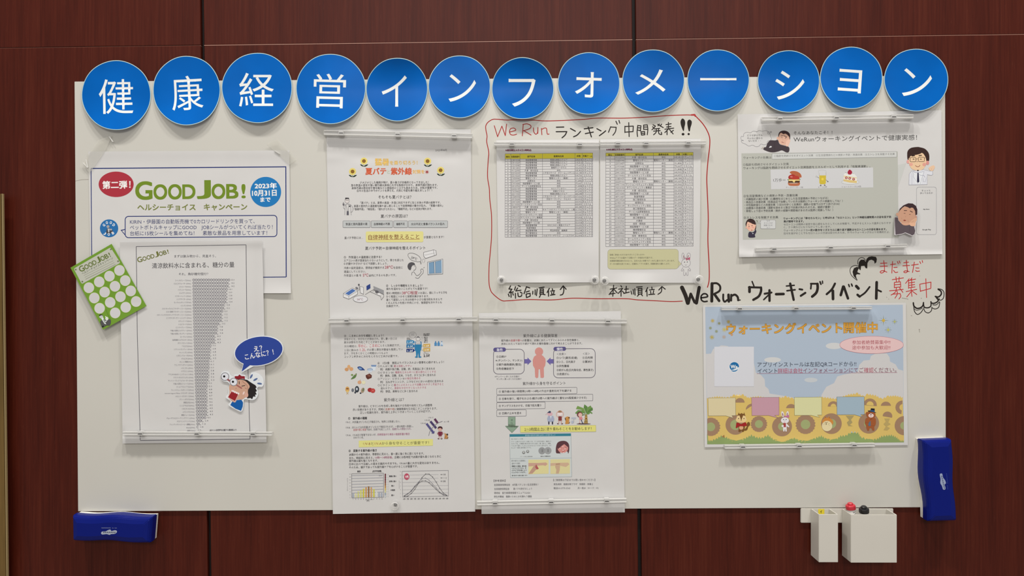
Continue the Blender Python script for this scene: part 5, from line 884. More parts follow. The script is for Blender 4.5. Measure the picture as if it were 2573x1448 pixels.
part('phone_outline'); rrl(1470, 1376, 1832, 1392+850, 42, 4, (150, 148, 150)); frame(2100, 470, 7.241); T('ちょっと', 1565, 65, 1722, 62, 36, (105, 102, 104)); T('歩いてみるか', 1535, 112, 1765, 108, 36, (105, 102, 104)); T('App Store', 1590, 403, 1705, 403, 22, (45, 42, 44), .03); T('Google Play', 1575, 775, 1732, 773, 28, (55, 52, 54), .02)
frame(1840, 470, 7.239); part('printed_text'); T('②生活習慣病などの病気の予防・改善効果', 205, 165, 1192, 150, 50, K4)
for k, (t, e) in enumerate((('・内臓脂肪の減少効果（心臓病をはじめとした生活習慣病の予防につながる）', 1745), ('・高血圧の改善効果（低高血圧で治療している方は医師にウォーキングの相談をしてね！）', 2010), ('・中性脂肪値などの改善効果（1日30分歩くと効果的！通勤の往復で15分ずつ歩けばOK）', 1955), ('・血糖値の改善効果（運動を辞めると数日で効果が失われるため、継続が重要！）', 1835), ('・骨粗しょう症の予防効果（骨折の経験や関節痛がある方は医師に相談してね！）', 1835))):
    T(t, 222, 222+k*54, e, 222+k*54-(e-222)*.0135, 47, K4, .004)
T('③ストレスを発散する効果', 207, 558, 835, 550, 50, K4); T('？', 425, 640, 470, 635, 80, (90, 100, 60)); BT = (50, 48, 48)
T('ウォーキングには「幸せホルモン」と呼ばれる「セロトニン」という神経伝達物質の分泌を促す効', 932, 573, 2890, 543, 44, BT, .022); T('果が期待できます。', 935, 627, 1300, 623, 44, BT, .022); T('セロトニンは精神の安定や安心感をもたらしてくれる物質で、不足するとストレス過多になりやす', 935, 682, 2885, 655, 43, (110, 108, 106)); T('く、うつ病などにもつながってしまいます。', 938, 733, 1795, 722, 43, (110, 108, 106))
TS([('ウォーキングのような', (110, 108, 106)), ('一定の動きをリズミカルに繰り返す運動はセロトニンの分泌を高めます。', BT, .022)], 935, 790, 2830, 768, 44); T('日光を浴びることでもセロトニンの分泌は促されるため、外でのウォーキングはより効果的だよ。', 938, 845, 2865, 818, 43, (110, 108, 106))
part('doubting_woman_picture'); poly([(245, 700), (250, 640), (285, 590), (340, 578), (395, 600), (425, 650), (435, 720), (420, 790), (390, 760), (300, 780)], (58, 40, 38), True); poly([(258, 700), (275, 640), (300, 630), (420, 680), (425, 720), (400, 780), (350, 805), (300, 790), (262, 745)], (232, 182, 155), True); ell(248, 745, 12, 12, (222, 170, 150)); ell(300, 745, 22, 16, (228, 160, 140)); ell(375, 735, 20, 14, (228, 160, 140)); ell(305, 716, 8, 9, (50, 34, 32)); ell(360, 705, 8, 9, (50, 34, 32)); ell(355, 786, 8, 9, (130, 60, 50)); line([(285, 690), (305, 682)], 5, (90, 60, 55)); line([(355, 670), (375, 672)], 5, (90, 60, 55)); poly([(250, 660), (285, 632), (420, 690), (400, 620), (340, 590), (280, 600)], (58, 40, 38))
poly([(300, 915), (295, 840), (320, 815), (370, 825), (405, 800), (415, 775), (438, 800), (430, 835), (410, 870), (412, 915)], (56, 50, 66), True); poly([(360, 838), (392, 845), (372, 858)], (215, 215, 220))
part('small_speech_box'); rr(515, 600, 788, 760, 22, (205, 203, 198)); rrl(515, 600, 788, 760, 22, 4, (120, 116, 118)); poly([(518, 632), (478, 658), (518, 665)], (205, 203, 198)); line([(518, 630), (476, 658), (518, 668)], 4, (120, 116, 118)); T('なぜ', 625, 618, 685, 616, 34, (105, 102, 104)); T('ストレスが', 575, 658, 735, 656, 36, (105, 102, 104)); T('発散される', 572, 700, 732, 697, 36, (105, 102, 104)); T('の？', 625, 740, 685, 738, 34, (105, 102, 104))
CS.flush()
# the cut-out head stuck over the poster
hL = lambda x, y: 11.0+3.0*np.clip((np.asarray(y, float)-560)/30, 0, 1)
frame(2100, 470, 7.241)
out = [(1072, 548), (1130, 545), (1130, 520), (1100, 510), (1105, 475), (1140, 465), (1170, 390), (1230, 330), (1320, 293), (1400, 300), (1465, 345), (1490, 410), (1488, 500), (1478, 560), (1475, 620), (1450, 710), (1440, 760), (1450, 830), (1425, 875), (1385, 892), (1340, 870), (1265, 838), (1200, 862), (1085, 880), (1068, 870), (1070, 700)]
cutout('tired_man_cutout', 'paper cut-out of a tired cartoon man resting his cheek, stuck at the poster\'s lower right', 'cut-out', [tp(*p) for p in out], hL, (200, 192, 190))
part('jacket'); poly([(1074, 552), (1128, 552), (1140, 610), (1190, 660), (1230, 695), (1330, 685), (1380, 700), (1425, 715), (1445, 800), (1430, 860), (1390, 880), (1345, 858), (1266, 826), (1205, 850), (1088, 868), (1076, 700)], (86, 74, 78)); line([(1340, 715), (1345, 820)], 4, (62, 52, 56))
part('face'); poly([(1130, 500), (1150, 440), (1200, 380), (1290, 352), (1400, 370), (1450, 440), (1460, 520), (1440, 600), (1380, 670), (1300, 698), (1230, 692), (1180, 650), (1140, 590)], (200, 152, 124), True); ell(1118, 498, 20, 30, (195, 148, 122)); ell(1462, 550, 15, 30, (190, 140, 118))
part('hair'); poly([(1142, 465), (1165, 395), (1230, 335), (1320, 297), (1400, 302), (1460, 345), (1484, 410), (1482, 500), (1450, 515), (1445, 440), (1408, 380), (1375, 375), (1350, 390), (1310, 368), (1255, 350), (1210, 380), (1165, 430)], (60, 42, 44))
part('face_marks'); line([(1245, 430), (1290, 430)], 12, (62, 40, 38)); line([(1355, 438), (1395, 458)], 12, (62, 40, 38)); line([(1235, 478), (1268, 482)], 7, (62, 40, 38)); line([(1335, 500), (1362, 502)], 7, (62, 40, 38)); poly([(1222, 605), (1255, 595), (1285, 612), (1250, 622)], (140, 62, 48)); line([(1275, 530), (1270, 548)], 4, (160, 110, 88)); line([(1195, 560), (1205, 590)], 3, (160, 110, 88)); line([(1310, 600), (1320, 640)], 3, (160, 110, 88))
part('hand'); poly([(1340, 670), (1365, 620), (1420, 580), (1465, 560), (1475, 600), (1455, 640), (1448, 700), (1425, 715), (1365, 708)], (214, 166, 134), True); line([(1380, 640), (1425, 620)], 3, (170, 122, 95))
CS.flush()

# ================= WALKING EVENT POSTER ==============================================================
hM = waves(5.4, 51, 0.35, lambda x, y: (-0.6*bump(y, 775, 8)-0.6*bump(y, 1120, 8)+1.0*bump(y, 802, 14))*np.clip((x-1800)/40, 0, 1)*np.clip((2210-x)/30, 0, 1))
sheet('walking_event_poster', 'landscape poster with blue sky, clouds, sunflowers and orange title, lower right', 'poster', [(1766, 767.5), (2276, 761), (2281, 1119), (1770.5, 1124.5)], hM, nx=70, ny=48)
SKY = (174, 185, 197); CLD = (205, 200, 196)
part('sky_picture'); frame(); pic = [(1772, 771.5), (2268.5, 766), (2271.5, 1112), (1777, 1117)]; poly(pic, SKY)
part('cloud_picture'); frame(1750, 840, 7.239)
poly([(172, 360), (265, 355), (305, 270), (380, 240), (450, 205), (560, 215), (640, 260), (720, 250), (880, 280), (1000, 350), (1040, 500), (1080, 700), (1170, 740), (1240, 820), (1250, 950), (1310, 1000), (1330, 1080), (1450, 1100), (1750, 1150), (1900, 1250), (190, 1250)], CLD)
ell(1385, 468, 152, 48, (206, 204, 200)); frame(2010, 840, 7.241); ell(620, 215, 150, 58, (206, 204, 200)); ell(200, 835, 120, 42, (196, 198, 198))
poly([(390, 1110), (480, 960), (620, 890), (680, 770), (800, 735), (1050, 690), (1080, 560), (1160, 480), (1270, 470), (1290, 400), (1380, 350), (1580, 350), (1630, 420), (1640, 500), (1740, 550), (1790, 640), (1878, 665), (1885, 1250), (390, 1250)], CLD)
part('sunflower_field_picture'); frame(); SF = (216, 184, 104); SB = (160, 126, 98); SG = (160, 166, 112); GF = (140, 158, 98)
poly([(1776.5, 1092), (2271.3, 1086), (2271.5, 1112), (1777, 1117)], GF)
top = []; rnd = random.Random(4)
tpz = [(1776, 1002), (1784, 1000), (1802, 997), (1830, 1000), (1845, 993), (1868, 993), (1880, 1000), (1905, 997), (1925, 1000), (1960, 1000), (1975, 997), (1992, 1002), (2010, 1003), (2060, 998), (2080, 1000), (2100, 1003), (2132, 992), (2155, 989), (2170, 997), (2180, 991), (2200, 994), (2215, 1003), (2232, 996), (2250, 995), (2271.2, 1000)]
P = []
for (x0, y0), (x1, y1) in zip(tpz, tpz[1:]):
    n = max(2, int((x1-x0)/3)); P += [(x0+(x1-x0)*k/n, y0+(y1-y0)*k/n+(2.0 if k % 2 else -2.0)) for k in range(n)]
bt = [(2271.4, 1108), (2262, 1108), (2258, 1104), (2250, 1098), (2240, 1094), (2228, 1095), (2215, 1097), (2205, 1103), (2192, 1106), (2178, 1104), (2162, 1098), (2156, 1088), (2140, 1086), (2125, 1095), (2112, 1096), (2102, 1104), (2088, 1107), (2074, 1102), (2064, 1096), (2052, 1100), (2040, 1106), (2026, 1110), (2010, 1108), (1996, 1102), (1984, 1106), (1968, 1113), (1952, 1110), (1940, 1102), (1930, 1094), (1915, 1101), (1902, 1100), (1888, 1094), (1876, 1100), (1864, 1106), (1850, 1110), (1836, 1106), (1826, 1100), (1812, 1096), (1800, 1103), (1786, 1108), (1777, 1107)]
Q = []
for (x0, y0), (x1, y1) in zip(bt, bt[1:]):
    n = 4; Q += [(x0+(x1-x0)*k/n, y0+(y1-y0)*k/n+(2.8 if k % 2 else -2.4)) for k in range(n)]
poly(P+Q, SF)
def ring(cx, cy, r, ri, teeth=False, half=None):
    p = ellpts(cx, cy, r, r, 0, 0, 360, 40)[:-1] if half is None else ellpts(cx, cy, r, r*.95, 0, half[0], half[1], 18)
    if teeth: p = [(x+(1.6 if k % 2 else -1) * (1 if x > cx else -1), y) for k, (x, y) in enumerate(p)]
    p = [(min(max(x, 1777), 2271), y) for x, y in p]; poly(p, SB); 
    if ri: poly([(min(max(x, 1777.5), 2270.5), y) for x, y in ellpts(cx, cy, ri, ri, 0, *(half or (0, 360)), 30)[:-1 if half is None else None]], SG if half is None else SF)
ring(1786, 1073, 23, 11, True); ring(1848, 1068, 25, 13); ring(1907, 1066, 20, 10, True); ring(1965, 1072, 25, 10); ring(2024, 1067, 24, 12, True); ring(2089, 1065, 26, 12); ring(2183, 1064, 26, 12); ring(2272, 1070, 24, 10)
ring(1859, 1012, 12, 0, False, (180, 360)); ring(1890, 1030, 16, 8, False, (180, 290)); ring(1988, 1028, 13, 0, False, (190, 350)); ring(2094, 1022, 14, 7, False, (180, 360)); ring(2186, 1018, 17, 9, False, (180, 370)); ring(2226, 1022, 13, 0, False, (190, 350)); ring(2268, 1024, 18, 8, False, (100, 270)); ring(2230, 1046, 12, 0, False, (180, 380))
poly([(2222, 1052), (2236, 1052), (2232, 1062), (2238, 1066), (2228, 1072), (2236, 1076), (2230, 1082), (2220, 1081), (2226, 1072), (2220, 1066), (2226, 1060)], (185, 160, 98)); poly([(2125, 1045), (2146, 1045), (2138, 1055), (2142, 1062), (2135, 1068), (2143, 1071), (2132, 1071), (2128, 1062), (2134, 1056)], (168, 150, 100))
poly([(1813, 1098), (1820, 1093), (1821, 1100)], (160, 120, 70)); 
kf = CS.k; CS.k = 8; part('star_mark')
frame(1690, 640, 6.581)
def star(cx, cy, r, col, n=10, wd=7, r0=.3):
    for k in range(n): a = k*2*math.pi/n; line([(cx+r*r0*math.cos(a), cy+r*r0*math.sin(a)), (cx+r*math.cos(a), cy+r*math.sin(a))], wd, col)
    ell(cx, cy, r*.4, r*.4, col, n=10)
for x, y, r, c in ((662, 1095, 32, (190, 165, 80)), (770, 1138, 22, (150, 150, 110)), (925, 1112, 30, (190, 165, 80)), (625, 1215, 24, (150, 155, 120)), (858, 1240, 42, (200, 180, 95)), (725, 1270, 24, (150, 155, 120)), (650, 1368, 38, (185, 165, 80)), (850, 1362, 30, (185, 165, 150)), (978, 1325, 20, (200, 150, 110))): part('star_mark'); star(x, y, r, c)
frame(2040, 640, 6.583)
for x, y, r, r2, c in ((1184, 1090, 90, 48, (205, 170, 75)), (1370, 1110, 50, 32, (180, 180, 105)), (1262, 1245, 62, 40, (190, 185, 105))):
    part('star_mark'); star(x, y, r2*1.25, (140, 145, 130), 8, 6, .75); poly([(x-r, y), (x-8, y-6), (x, y-r), (x+8, y-6), (x+r, y), (x+8, y+6), (x, y+r), (x-8, y+6)], (140, 145, 120)); ell(x, y, r2*.55, r2*.55, c)
part('orange_title'); OT = (222, 160, 62); OD = (165, 125, 60)
frame(1690, 640, 6.581); dy_ = 0
for off, c, bb in ((0, OD, .045), (0, OT, .012)): T('ウォーキングイベント', 895, 1232, 2803, 1212, 188, c, bb, 3); CS.k += 3
CS.k += 2
frame(2040, 640, 6.583)
for c, bb in ((OD, .045), (OT, .018)): T('開催中', 528, 1208, 1083, 1205, 188, c, bb, 3); CS.k += 3
part('pink_oval'); frame(2010, 840, 7.241); PO = [(min(x, 1880), y) for x, y in ellpts(1305, 195, 580, 158, 0, 0, 360, 60)[:-1]]; poly(PO, (226, 190, 186)); line(PO, 5, (190, 120, 130), closed=True, caps=False)
T('参加者絶賛募集中!!', 950, 150, 1645, 145, 80, (175, 92, 98), .008); T('途中参加も大歓迎!!', 950, 246, 1645, 243, 80, (175, 92, 98), .008)
part('printed_text'); frame(1750, 840, 7.239); BK2 = (72, 76, 90); RR_ = (170, 98, 118)
T('アプリインストールは左記QRコードから!!', 1110, 555, 2907, 540, 96, BK2); TS([('イベント', BK2), ('詳細は会社', (190, 98, 118)), ('インフォメーションにてご', (140, 90, 108)), ('確認', (190, 98, 112)), ('ください。', (140, 90, 100))], 1108, 668, 3688, 648, 96)
line([(1098, 716), (3650, 698)], 5, RR_)
part('white_square'); rr(325, 228, 1045, 952, 4, (212, 210, 212))
part('round_logo'); ell(685, 598, 92, 98, (225, 226, 230)); ell(688, 590, 86, 82, (30, 105, 158)); poly([(605, 640), (650, 650), (770, 600), (772, 625), (745, 665), (680, 680), (625, 665)], (215, 222, 228), True); poly([(630, 662), (700, 662), (755, 640), (720, 675), (670, 682)], (30, 105, 158), True); T('We', 622, 588, 745, 590, 92, (232, 238, 244), .035)
frame(1750, 980, 8.518); CS.k = kf
def bubble(x0, y0, x1, y1, tail, c, ln=(110, 105, 80)):
    part('coloured_speech_box'); P = [(x0, y0), (x1, y0-4), (x1+4, y1-8), (x0+tail[0]+110, y1-4), tail[3], (x0+tail[0]-20, y1-2), (x0+5, y1)]; poly(P, c); line(P, 5, ln, closed=True, caps=False)
bubble(248, 174, 835, 558, (400, 0, 0, (782, 602)), (216, 200, 158)); bubble(1180, 164, 1766, 550, (380, 0, 0, (1745, 602)), (196, 150, 160), (130, 90, 90)); bubble(2095, 160, 2678, 546, (380, 0, 0, (2637, 588)), (214, 210, 158))
frame(2010, 980, 8.517); bubble(788, 152, 1375, 534, (400, 0, 0, (1322, 578)), (160, 178, 188), (90, 95, 90))
frame(1750, 980, 8.518)
part('squirrel_picture'); BR = (120, 82, 40); poly([(1020, 860), (1075, 790), (1080, 720), (1110, 688), (1140, 705), (1145, 755), (1110, 790), (1090, 850), (1050, 875)], BR, True); poly([(900, 770), (1020, 770), (1030, 850), (1012, 895), (975, 898), (960, 860), (945, 898), (900, 895), (905, 840)], BR, True); ell(958, 812, 46, 42, (218, 165, 125)); poly([(868, 590), (905, 485), (925, 520), (965, 498), (1005, 520), (1020, 482), (1048, 560), (1040, 640), (880, 640)], BR); ell(958, 640, 118, 68, (228, 195, 135)); ell(905, 600, 46, 50, (232, 202, 145)); ell(1012, 600, 46, 50, (232, 202, 145)); poly([(925, 560), (958, 540), (995, 560), (965, 640), (952, 640)], BR)
ell(902, 615, 11, 12, (62, 40, 30)); ell(1016, 615, 11, 12, (62, 40, 30)); ell(958, 650, 10, 8, (62, 40, 30)); line([(930, 690), (985, 690)], 9, (220, 150, 140)); poly([(855, 700), (900, 705), (958, 735), (1015, 705), (1060, 695), (1085, 770), (1030, 780), (900, 780), (870, 818), (840, 815)], (160, 36, 36))
part('rabbit_picture'); WB = (228, 222, 220); ell(1845, 520, 28, 62, WB, -12); ell(1945, 515, 26, 60, WB, 10); ell(1845, 528, 11, 36, (150, 90, 100), -12); ell(1942, 522, 10, 36, (150, 90, 100), 10); poly([(1870, 540), (1910, 565), (1980, 530), (1985, 600), (1925, 585), (1895, 605)], (190, 110, 150)); ell(1893, 655, 86, 66, WB); ell(1865, 636, 10, 11, (70, 52, 60)); ell(1920, 635, 10, 11, (70, 52, 60)); line([(1878, 670), (1892, 662), (1906, 670)], 4, (130, 90, 95)); ell(1885, 690, 12, 6, (225, 150, 140)); poly([(1860, 720), (1930, 720), (1990, 790), (1975, 805), (1930, 780), (1932, 892), (1905, 892), (1895, 830), (1882, 892), (1858, 890), (1852, 800)], WB); poly([(1858, 708), (1915, 708), (1915, 800), (1858, 800)], (165, 72, 66)); ell(1845, 775, 26, 24, WB)
frame(2010, 980, 8.517); part('hamster_picture'); ell(595, 690, 120, 90, (205, 135, 62), 8); ell(545, 602, 22, 28, (205, 135, 62)); ell(620, 602, 22, 28, (205, 135, 62)); ell(545, 592, 8, 12, (110, 70, 50)); ell(628, 598, 8, 12, (110, 70, 50)); ell(580, 775, 112, 112, (226, 208, 160)); ell(562, 735, 9, 14, (80, 60, 40)); line([(538, 690), (562, 705), (595, 690)], 8, (110, 85, 50), True); line([(562, 705), (562, 730)], 7, (80, 60, 40))
for a, b_, c, d_ in ((500, 705, 540, 715), (495, 745, 540, 730), (600, 725, 645, 715), (600, 735, 640, 765)): line([(a, b_), (c, d_)], 3, (110, 95, 70))
part('bear_picture'); BE = (160, 88, 48); ell(1520, 535, 100, 78, BE); ell(1437, 500, 28, 28, BE); poly([(1400, 640), (1440, 600), (1600, 600), (1625, 660), (1620, 740), (1590, 790), (1592, 865), (1550, 865), (1535, 825), (1490, 820), (1478, 868), (1440, 865), (1410, 760), (1388, 710)], BE, True); line([(1440, 765), (1600, 770)], 4, (120, 62, 36)); line([(1400, 700), (1480, 700)], 4, (120, 62, 36)); ell(1522, 550, 58, 44, (232, 205, 195)); ell(1520, 530, 14, 10, (40, 30, 30)); line([(1500, 550), (1515, 566), (1535, 560)], 5, (60, 40, 40), True); ell(1492, 500, 9, 8, (60, 38, 30)); ell(1548, 508, 9, 8, (60, 38, 30)); poly([(1450, 445), (1505, 442), (1640, 488), (1620, 492), (1560, 478), (1460, 462)], (36, 40, 50)); poly([(1520, 395), (1600, 402), (1598, 475), (1508, 455)], (30, 32, 44)); poly([(1508, 430), (1602, 445), (1598, 478), (1508, 458)], (50, 88, 130)); poly([(1470, 710), (1510, 660), (1515, 770), (1480, 780), (1462, 750)], (90, 110, 130)); line([(1500, 640), (1545, 618)], 6, (80, 50, 40))
CS.flush()
# ================= CLEAR MAGNETIC BARS ===============================================================
def bar(x0, y0, x1, y1, base, label, clips, hgt=11.0):
    L = math.hypot(x1-x0, y1-y0); ux, uy = (x1-x0)/L, (y1-y0)/L; nx, ny = -uy, ux
    def q(a, b_, c, d_): return [(x0+ux*s+nx*t, y0+uy*s+ny*t) for s, t in ((a, c), (b_, c), (b_, d_), (a, d_))]
    root = thing('magnetic_bar', label, 'magnet bar', W((x0+x1)/2, (y0+y1)/2, base), 'clear magnetic poster bars')
    prism('rail', q(0, L, -hgt/2, hgt/2), base+9, base, base+9, M_CLEAR, root, bev=0.4)
    prism('ridge', q(0.5, L-0.5, -hgt/2, -hgt/2+1.7), base+10, base+6, base+10.5, M_RIDGE, root, bev=0.5)
    prism('ridge', q(0.5, L-0.5, hgt/2-2.8, hgt/2), base+11, base+6, base+11.5, M_RIDGE, root, bev=0.9)
    for c in clips: prism('clip', q(c-6.5, c+6.5, -hgt/2-1.0, hgt/2+0.6), base+12, base, base+12.5, M_CLIP, root, bev=0.8)
    for c in clips: prism('steel_slug', q(c-5, c+5, -0.6, 1.6), base+12, base+1, base+12.6, M_METAL, root)
bar(813, 333, 1187, 342, 5.6, 'clear magnetic bar across the top of the summer health poster', (44, 186, 328), 12)
bar(824.5, 806.5, 1200, 802, 7.8, 'clear magnetic bar between the upper and lower summer health sheets', (46, 187, 328), 11)
bar(1203, 803.5, 1576, 808, 6.4, 'clear magnetic bar across the top of the sun protection poster', (43, 184, 325), 11)
bar(1198, 1266, 1575, 1258.5, 6.4, 'clear magnetic bar near the bottom of the sun protection poster', (46, 187, 327), 10)
bar(1241, 361.5, 1507, 362.5, 6.4, 'left of two end-to-end clear bars above the ranking tables', (45, 216), 9)
bar(1508, 361, 1775, 358.5, 6.4, 'right of two end-to-end clear bars above the ranking tables', (45, 116, 222), 9)
bar(1914.5, 299, 2296, 292.5, 7.0, 'clear magnetic bar across the top of the walking advice poster', (46, 188, 332), 10)
bar(1899.5, 627, 2280, 617.5, 7.0, 'clear magnetic bar across the bottom of the walking advice poster', (46, 188, 332), 8.5)
bar(1813, 776, 2192, 774, 6.2, 'clear magnetic bar across the top of the walking event poster', (46, 188, 332), 7.5)
bar(1821, 1124, 2199, 1118.5, 6.2, 'clear magnetic bar along the bottom of the walking event poster', (46, 188, 326), 9)
bar(307, 1090, 683.5, 1091, 8.6, 'clear magnetic bar along the bottom of the sugar chart', (45, 187, 328), 9)

# ================= ROUND CLEAR MAGNETS ===============================================================
M_GLASS = mat('clear_knob', (0.93, 0.93, 0.92), 0.05, 0.9, 0, 0.17)
first = None
for x, y, b_, lab in ((1260, 704, 7.5, 'round clear magnet at the lower left corner of the left ranking table'), (1493, 704, 7.5, 'round clear magnet at the lower right corner of the left ranking table'), (1518, 706, 8.2, 'round clear magnet at the lower left corner of the right ranking table'),
                 (1753, 702.5, 8.2, 'round clear magnet at the lower right corner of the right ranking table'), (994.5, 1267, 8.4, 'round clear magnet with dark core near the bottom of the lower health sheet')):
    p = W(x, y, b_)
    if first is None:
        first = thing('round_magnet', lab, 'magnet', p, 'round clear push magnets')
        pr = [(0.0095, 0), (0.0102, .001), (0.0102, .003), (0.0085, .0040), (0.0058, .0048), (0.0050, .0075), (0.0060, .0110), (0.0078, .0130), (0.0082, .0150), (0.0072, .0165), (0.0040, .0170), (0.0001, .0170)]
        V, F = lathe(pr, 32); V = orient(V, p, p+np.array([0, -1, 0])); meshobj('knob', V, F, M_GLASS, first, smooth=True)
        V, F = lathe([(0.0034, .0005), (0.0036, .001), (0.0036, .0055), (0.003, .006)], 20); V = orient(V, p, p+np.array([0, -1, 0])); meshobj('metal_core', V, F, M_METAL, first, smooth=True)
        V, F = lathe([(0.0071, 0.0158), (0.0082, .0157), (0.0082, .0166), (0.0071, .0167)], 28); V = orient(V, p, p+np.array([0, -1, 0])); meshobj('rim', V, F[:-2], M_RIDGE, first, smooth=True)
    else:
        r = first.copy(); C.objects.link(r); r.location = tuple(p); r['label'] = lab
        for ch in list(first.children):
            c = ch.copy(); C.objects.link(c); c.parent = r

# ================= ERASERS ===========================================================================
def loft(name, loops, m, parent, bev=0, smooth=False):
    n = len(loops[0]); V = np.vstack(loops); F = [tuple(range(n-1, -1, -1)), tuple(range((len(loops)-1)*n, len(loops)*n))]
    for j in range(len(loops)-1):
        for i in range(n): F.append((j*n+i, j*n+(i+1) % n, (j+1)*n+(i+1) % n, (j+1)*n+i))
    o = meshobj(name, V, F, m, parent); bm = bmesh.new(); bm.from_mesh(o.data); bmesh.ops.recalc_face_normals(bm, faces=bm.faces)
    if bev: bmesh.ops.bevel(bm, geom=[e for e in bm.edges if len(e.link_faces) == 2 and e.calc_face_angle() > 0.5], offset=bev, segments=2, affect='EDGES', clamp_overlap=True)
    bm.to_mesh(o.data); bm.free()
    return o
def eraser(label, quad, dref, long_axis, felt, vis):
    """quad: front outline in pixels at depth dref; the felt pad faces the board, the blue grip faces the room"""
    wob = 2.6
    def outline(inset, d, wav=0.0, top=0.0):
        P = []; (x0, y0), (x1, y1), (x2, y2), (x3, y3) = quad; n = 14
        def lerp(a, b_, t): return (a[0]+(b_[0]-a[0])*t, a[1]+(b_[1]-a[1])*t)
        cs = quad; cxm = sum(p[0] for p in quad)/4; cym = sum(p[1] for p in quad)/4
        for i in range(4):
            for k in range(n):
                t = k/n; p = lerp(cs[i], cs[(i+1) % 4], t); vx, vy = cxm-p[0], cym-p[1]
                L = [math.dist(cs[0], cs[1])/2, math.dist(cs[1], cs[2])/2]
                p = (p[0]+vx*inset/L[0], p[1]+vy*inset/L[1])
                if i % 2 == (0 if long_axis == 'x' else 1):
                    o_ = wob*math.sin(2*math.pi*t*1.25+0.4)*math.sin(math.pi*t); p = (p[0], p[1]+o_) if long_axis == 'x' else (p[0]+o_, p[1])
                # gentle waist along the two long sides
                if i % 2 == (0 if long_axis == 'x' else 1):
                    w_ = wav*math.sin(2*math.pi*t*1.0+0.6); 
                else: w_ = 0
                P.append((p[0], p[1], w_))
        A = W([p[0] for p in P], [p[1] for p in P], dref); A[:, 1] = -(d+np.array([p[2] for p in P]))/1000
        return A
    root = thing('whiteboard_eraser', label, 'eraser', W(sum(p[0] for p in quad)/4, sum(p[1] for p in quad)/4, felt[0]))
    loft('felt_pad', [outline(1.5, felt[0]), outline(1.5, felt[1]-3), outline(1.5, felt[1]+.8, 2.5)], M_FELT, root)
    o = loft('blue_grip', [outline(0, felt[1], 3.2), outline(-0.5, felt[1]+8, 1.5), outline(0, 31, 0), outline(5, 37.0), outline(16, 40)], M_BLUEP, root, 0.0012)
    return root, o
def plane_sheet(root, d): return Sheet(root, lambda x, y: np.full(np.shape(x), d), 0.15)
r, _ = eraser('blue whiteboard eraser lying along the board\'s lower left corner', [(180, 1296), (381, 1301), (376, 1366), (181, 1360)], 36, 'x', (4.2, 12), 'y')
plane_sheet(r, 40.2); frame(150, 1240, 6.96); part('grey_emblem')
poly([(725, 690), (745, 670), (800, 668), (845, 645), (885, 635), (905, 660), (960, 648), (995, 655), (998, 685), (960, 710), (900, 715), (870, 728), (820, 715), (750, 722), (728, 710)], (165, 170, 182), True)
for k in range(7): x = 760+k*32; line([(x, 695), (x+14, 686), (x+9, 678), (x+24, 684)], 9, (60, 62, 80), True)
for k in range(11): x = 732+k*15; line([(x, 604), (x+9, 610)], 7, (130, 135, 165))
for x in (920, 932, 962, 975, 990): line([(x, 606), (x+7, 612)], 7, (120, 125, 160))
CS.flush()
r, _ = eraser('blue whiteboard eraser standing upright at the board\'s lower right corner', [(2320, 1108), (2393, 1105), (2406, 1310), (2333, 1312)], 36, 'y', (4.2, 12), 'x')
plane_sheet(r, 40.2); frame(2270, 1060, 5.17); part('grey_emblem')
poly([(472, 690), (485, 674), (505, 680), (515, 725), (540, 760), (552, 800), (535, 820), (548, 860), (540, 882), (515, 880), (500, 835), (480, 800), (482, 745)], (150, 160, 185), True)
for k in range(7): y = 705+k*25; x = 490+k*6; line([(x, y), (x+14, y+8), (x+2, y+14)], 6, (60, 68, 95), True)
for k in range(9): y = 675+k*15; line([(556+k*1.5, y), (565+k*1.5, y+7)], 4, (70, 90, 165))
for k in range(4): y = 830+k*14; line([(568+k, y), (576+k, y+6)], 4, (70, 90, 165))
CS.flush()

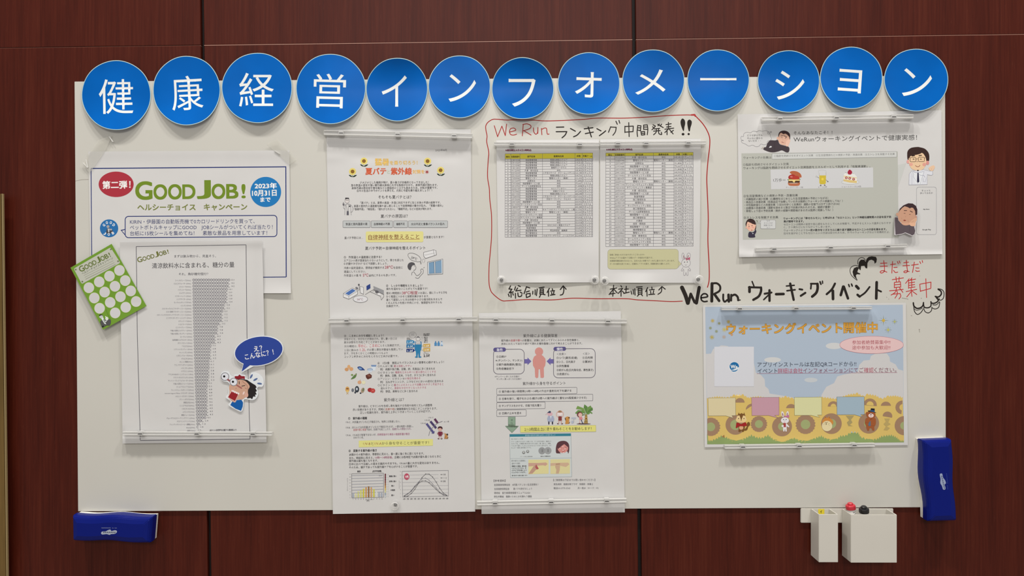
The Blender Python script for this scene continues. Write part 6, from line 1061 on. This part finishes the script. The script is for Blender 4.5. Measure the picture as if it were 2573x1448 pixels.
# ================= PEN HOLDERS AND MARKERS ===========================================================
o = prism('magnet_strip', [(2012.5, 1278), (2245, 1278.5), (2245, 1314.5), (2012.5, 1314.5)], 5, 0.6, 5, M_WHITE, bev=1.0)
tag(o, 'white magnetic mounting strip behind the two pen boxes below the board', 'mounting strip')
def cup(label, x0, x1, yt, yb, wall_px=2.6, d0=5.2, d1=46):
    """open box whose front outline is (x0..x1, yt..yb) at depth d1"""
    root = thing('pen_box', label, 'pen holder', W((x0+x1)/2, yb, (d0+d1)/2), 'white open pen boxes below the board'); k = wall_px
    prism('front_wall', box4(x0, yt, x1, yb), d1, d1-2.2, d1, M_WHITE, root, bev=0.5)
    prism('back_wall', box4(x0, yt, x1, yb), d1, d0, d0+2.2, M_WHITE, root, bev=0.5)
    prism('side_wall', box4(x0, yt, x0+k, yb), d1, d0+2.2, d1-2.2, M_WHITE, root, bev=0.4)
    prism('side_wall', box4(x1-k, yt, x1, yb), d1, d0+2.2, d1-2.2, M_WHITE, root, bev=0.4)
    prism('bottom', box4(x0+k, yb-k, x1-k, yb), d1, d0+2.2, d1-2.2, M_WHITE, root)
    return root
c1 = cup('narrow white pen box with a yellow sticker inside, left of the two below the board', 2057.5, 2105.8, 1293.2, 1413.5)
c2 = cup('wide white pen box holding two markers, right of the two below the board', 2138, 2253.5, 1293.8, 1414.5)
st = prism('yellow_sticker', [(2056, 1279.5), (2071.5, 1279.5), (2071.5, 1295), (2056, 1295)], 7.8, 7.5, 7.8, ink((235, 210, 62)), c1)
Sheet(st, lambda x, y: np.full(np.shape(x), 7.8), 0.12); frame(1970, 1240, 6.961); part('sticker_letter'); line([(662, 298), (650, 315), (630, 328)], 6, BLK); line([(652, 312), (648, 350)], 6, BLK); CS.flush()
def marker(label, A, B, col, facing):
    a, b_ = np.array(A), np.array(B); u = (b_-a)/np.linalg.norm(b_-a); root = thing('whiteboard_marker', label, 'marker', b_, 'whiteboard markers in the wide pen box'); L = np.linalg.norm(b_-a)
    V, F = lathe([(.0001, .0), (.0045, .0), (.0054, .0008), (.0056, .0036), (.0082, .0040), (.0095, .0055), (.0097, .0075), (.0097, .0125), (.0090, .0130)], 32); meshobj('cap', orient(V, a, b_), F, mat('cap_plastic', col, 0.3), root)
    V, F = lathe([(.0080, .0128), (.0086, .0134), (.0086, L-.004), (.0075, L)], 32); meshobj('barrel', orient(V, a, b_), F, mat('white_barrel', (.75, .74, .70), .35), root, smooth=True)
    for k in range(3):
        V, F = lathe([(.00872, .0170+k*.0035), (.00872, .0180+k*.0035)], 32); o = meshobj('barrel_print', orient(V, a, b_), F[8-k:18-k*2], mat('grey_print', (.12, .12, .11), .5), root)
    return root
marker('red-capped whiteboard marker leaning left in the wide pen box', W(2136.0, 1264.0, 24), W(2152, 1395, 19), (0.62, 0.035, 0.055), 0)
marker('black-capped whiteboard marker standing in the wide pen box', W(2170.5, 1272.5, 35), W(2175, 1400, 16), (0.012, 0.012, 0.014), 0)
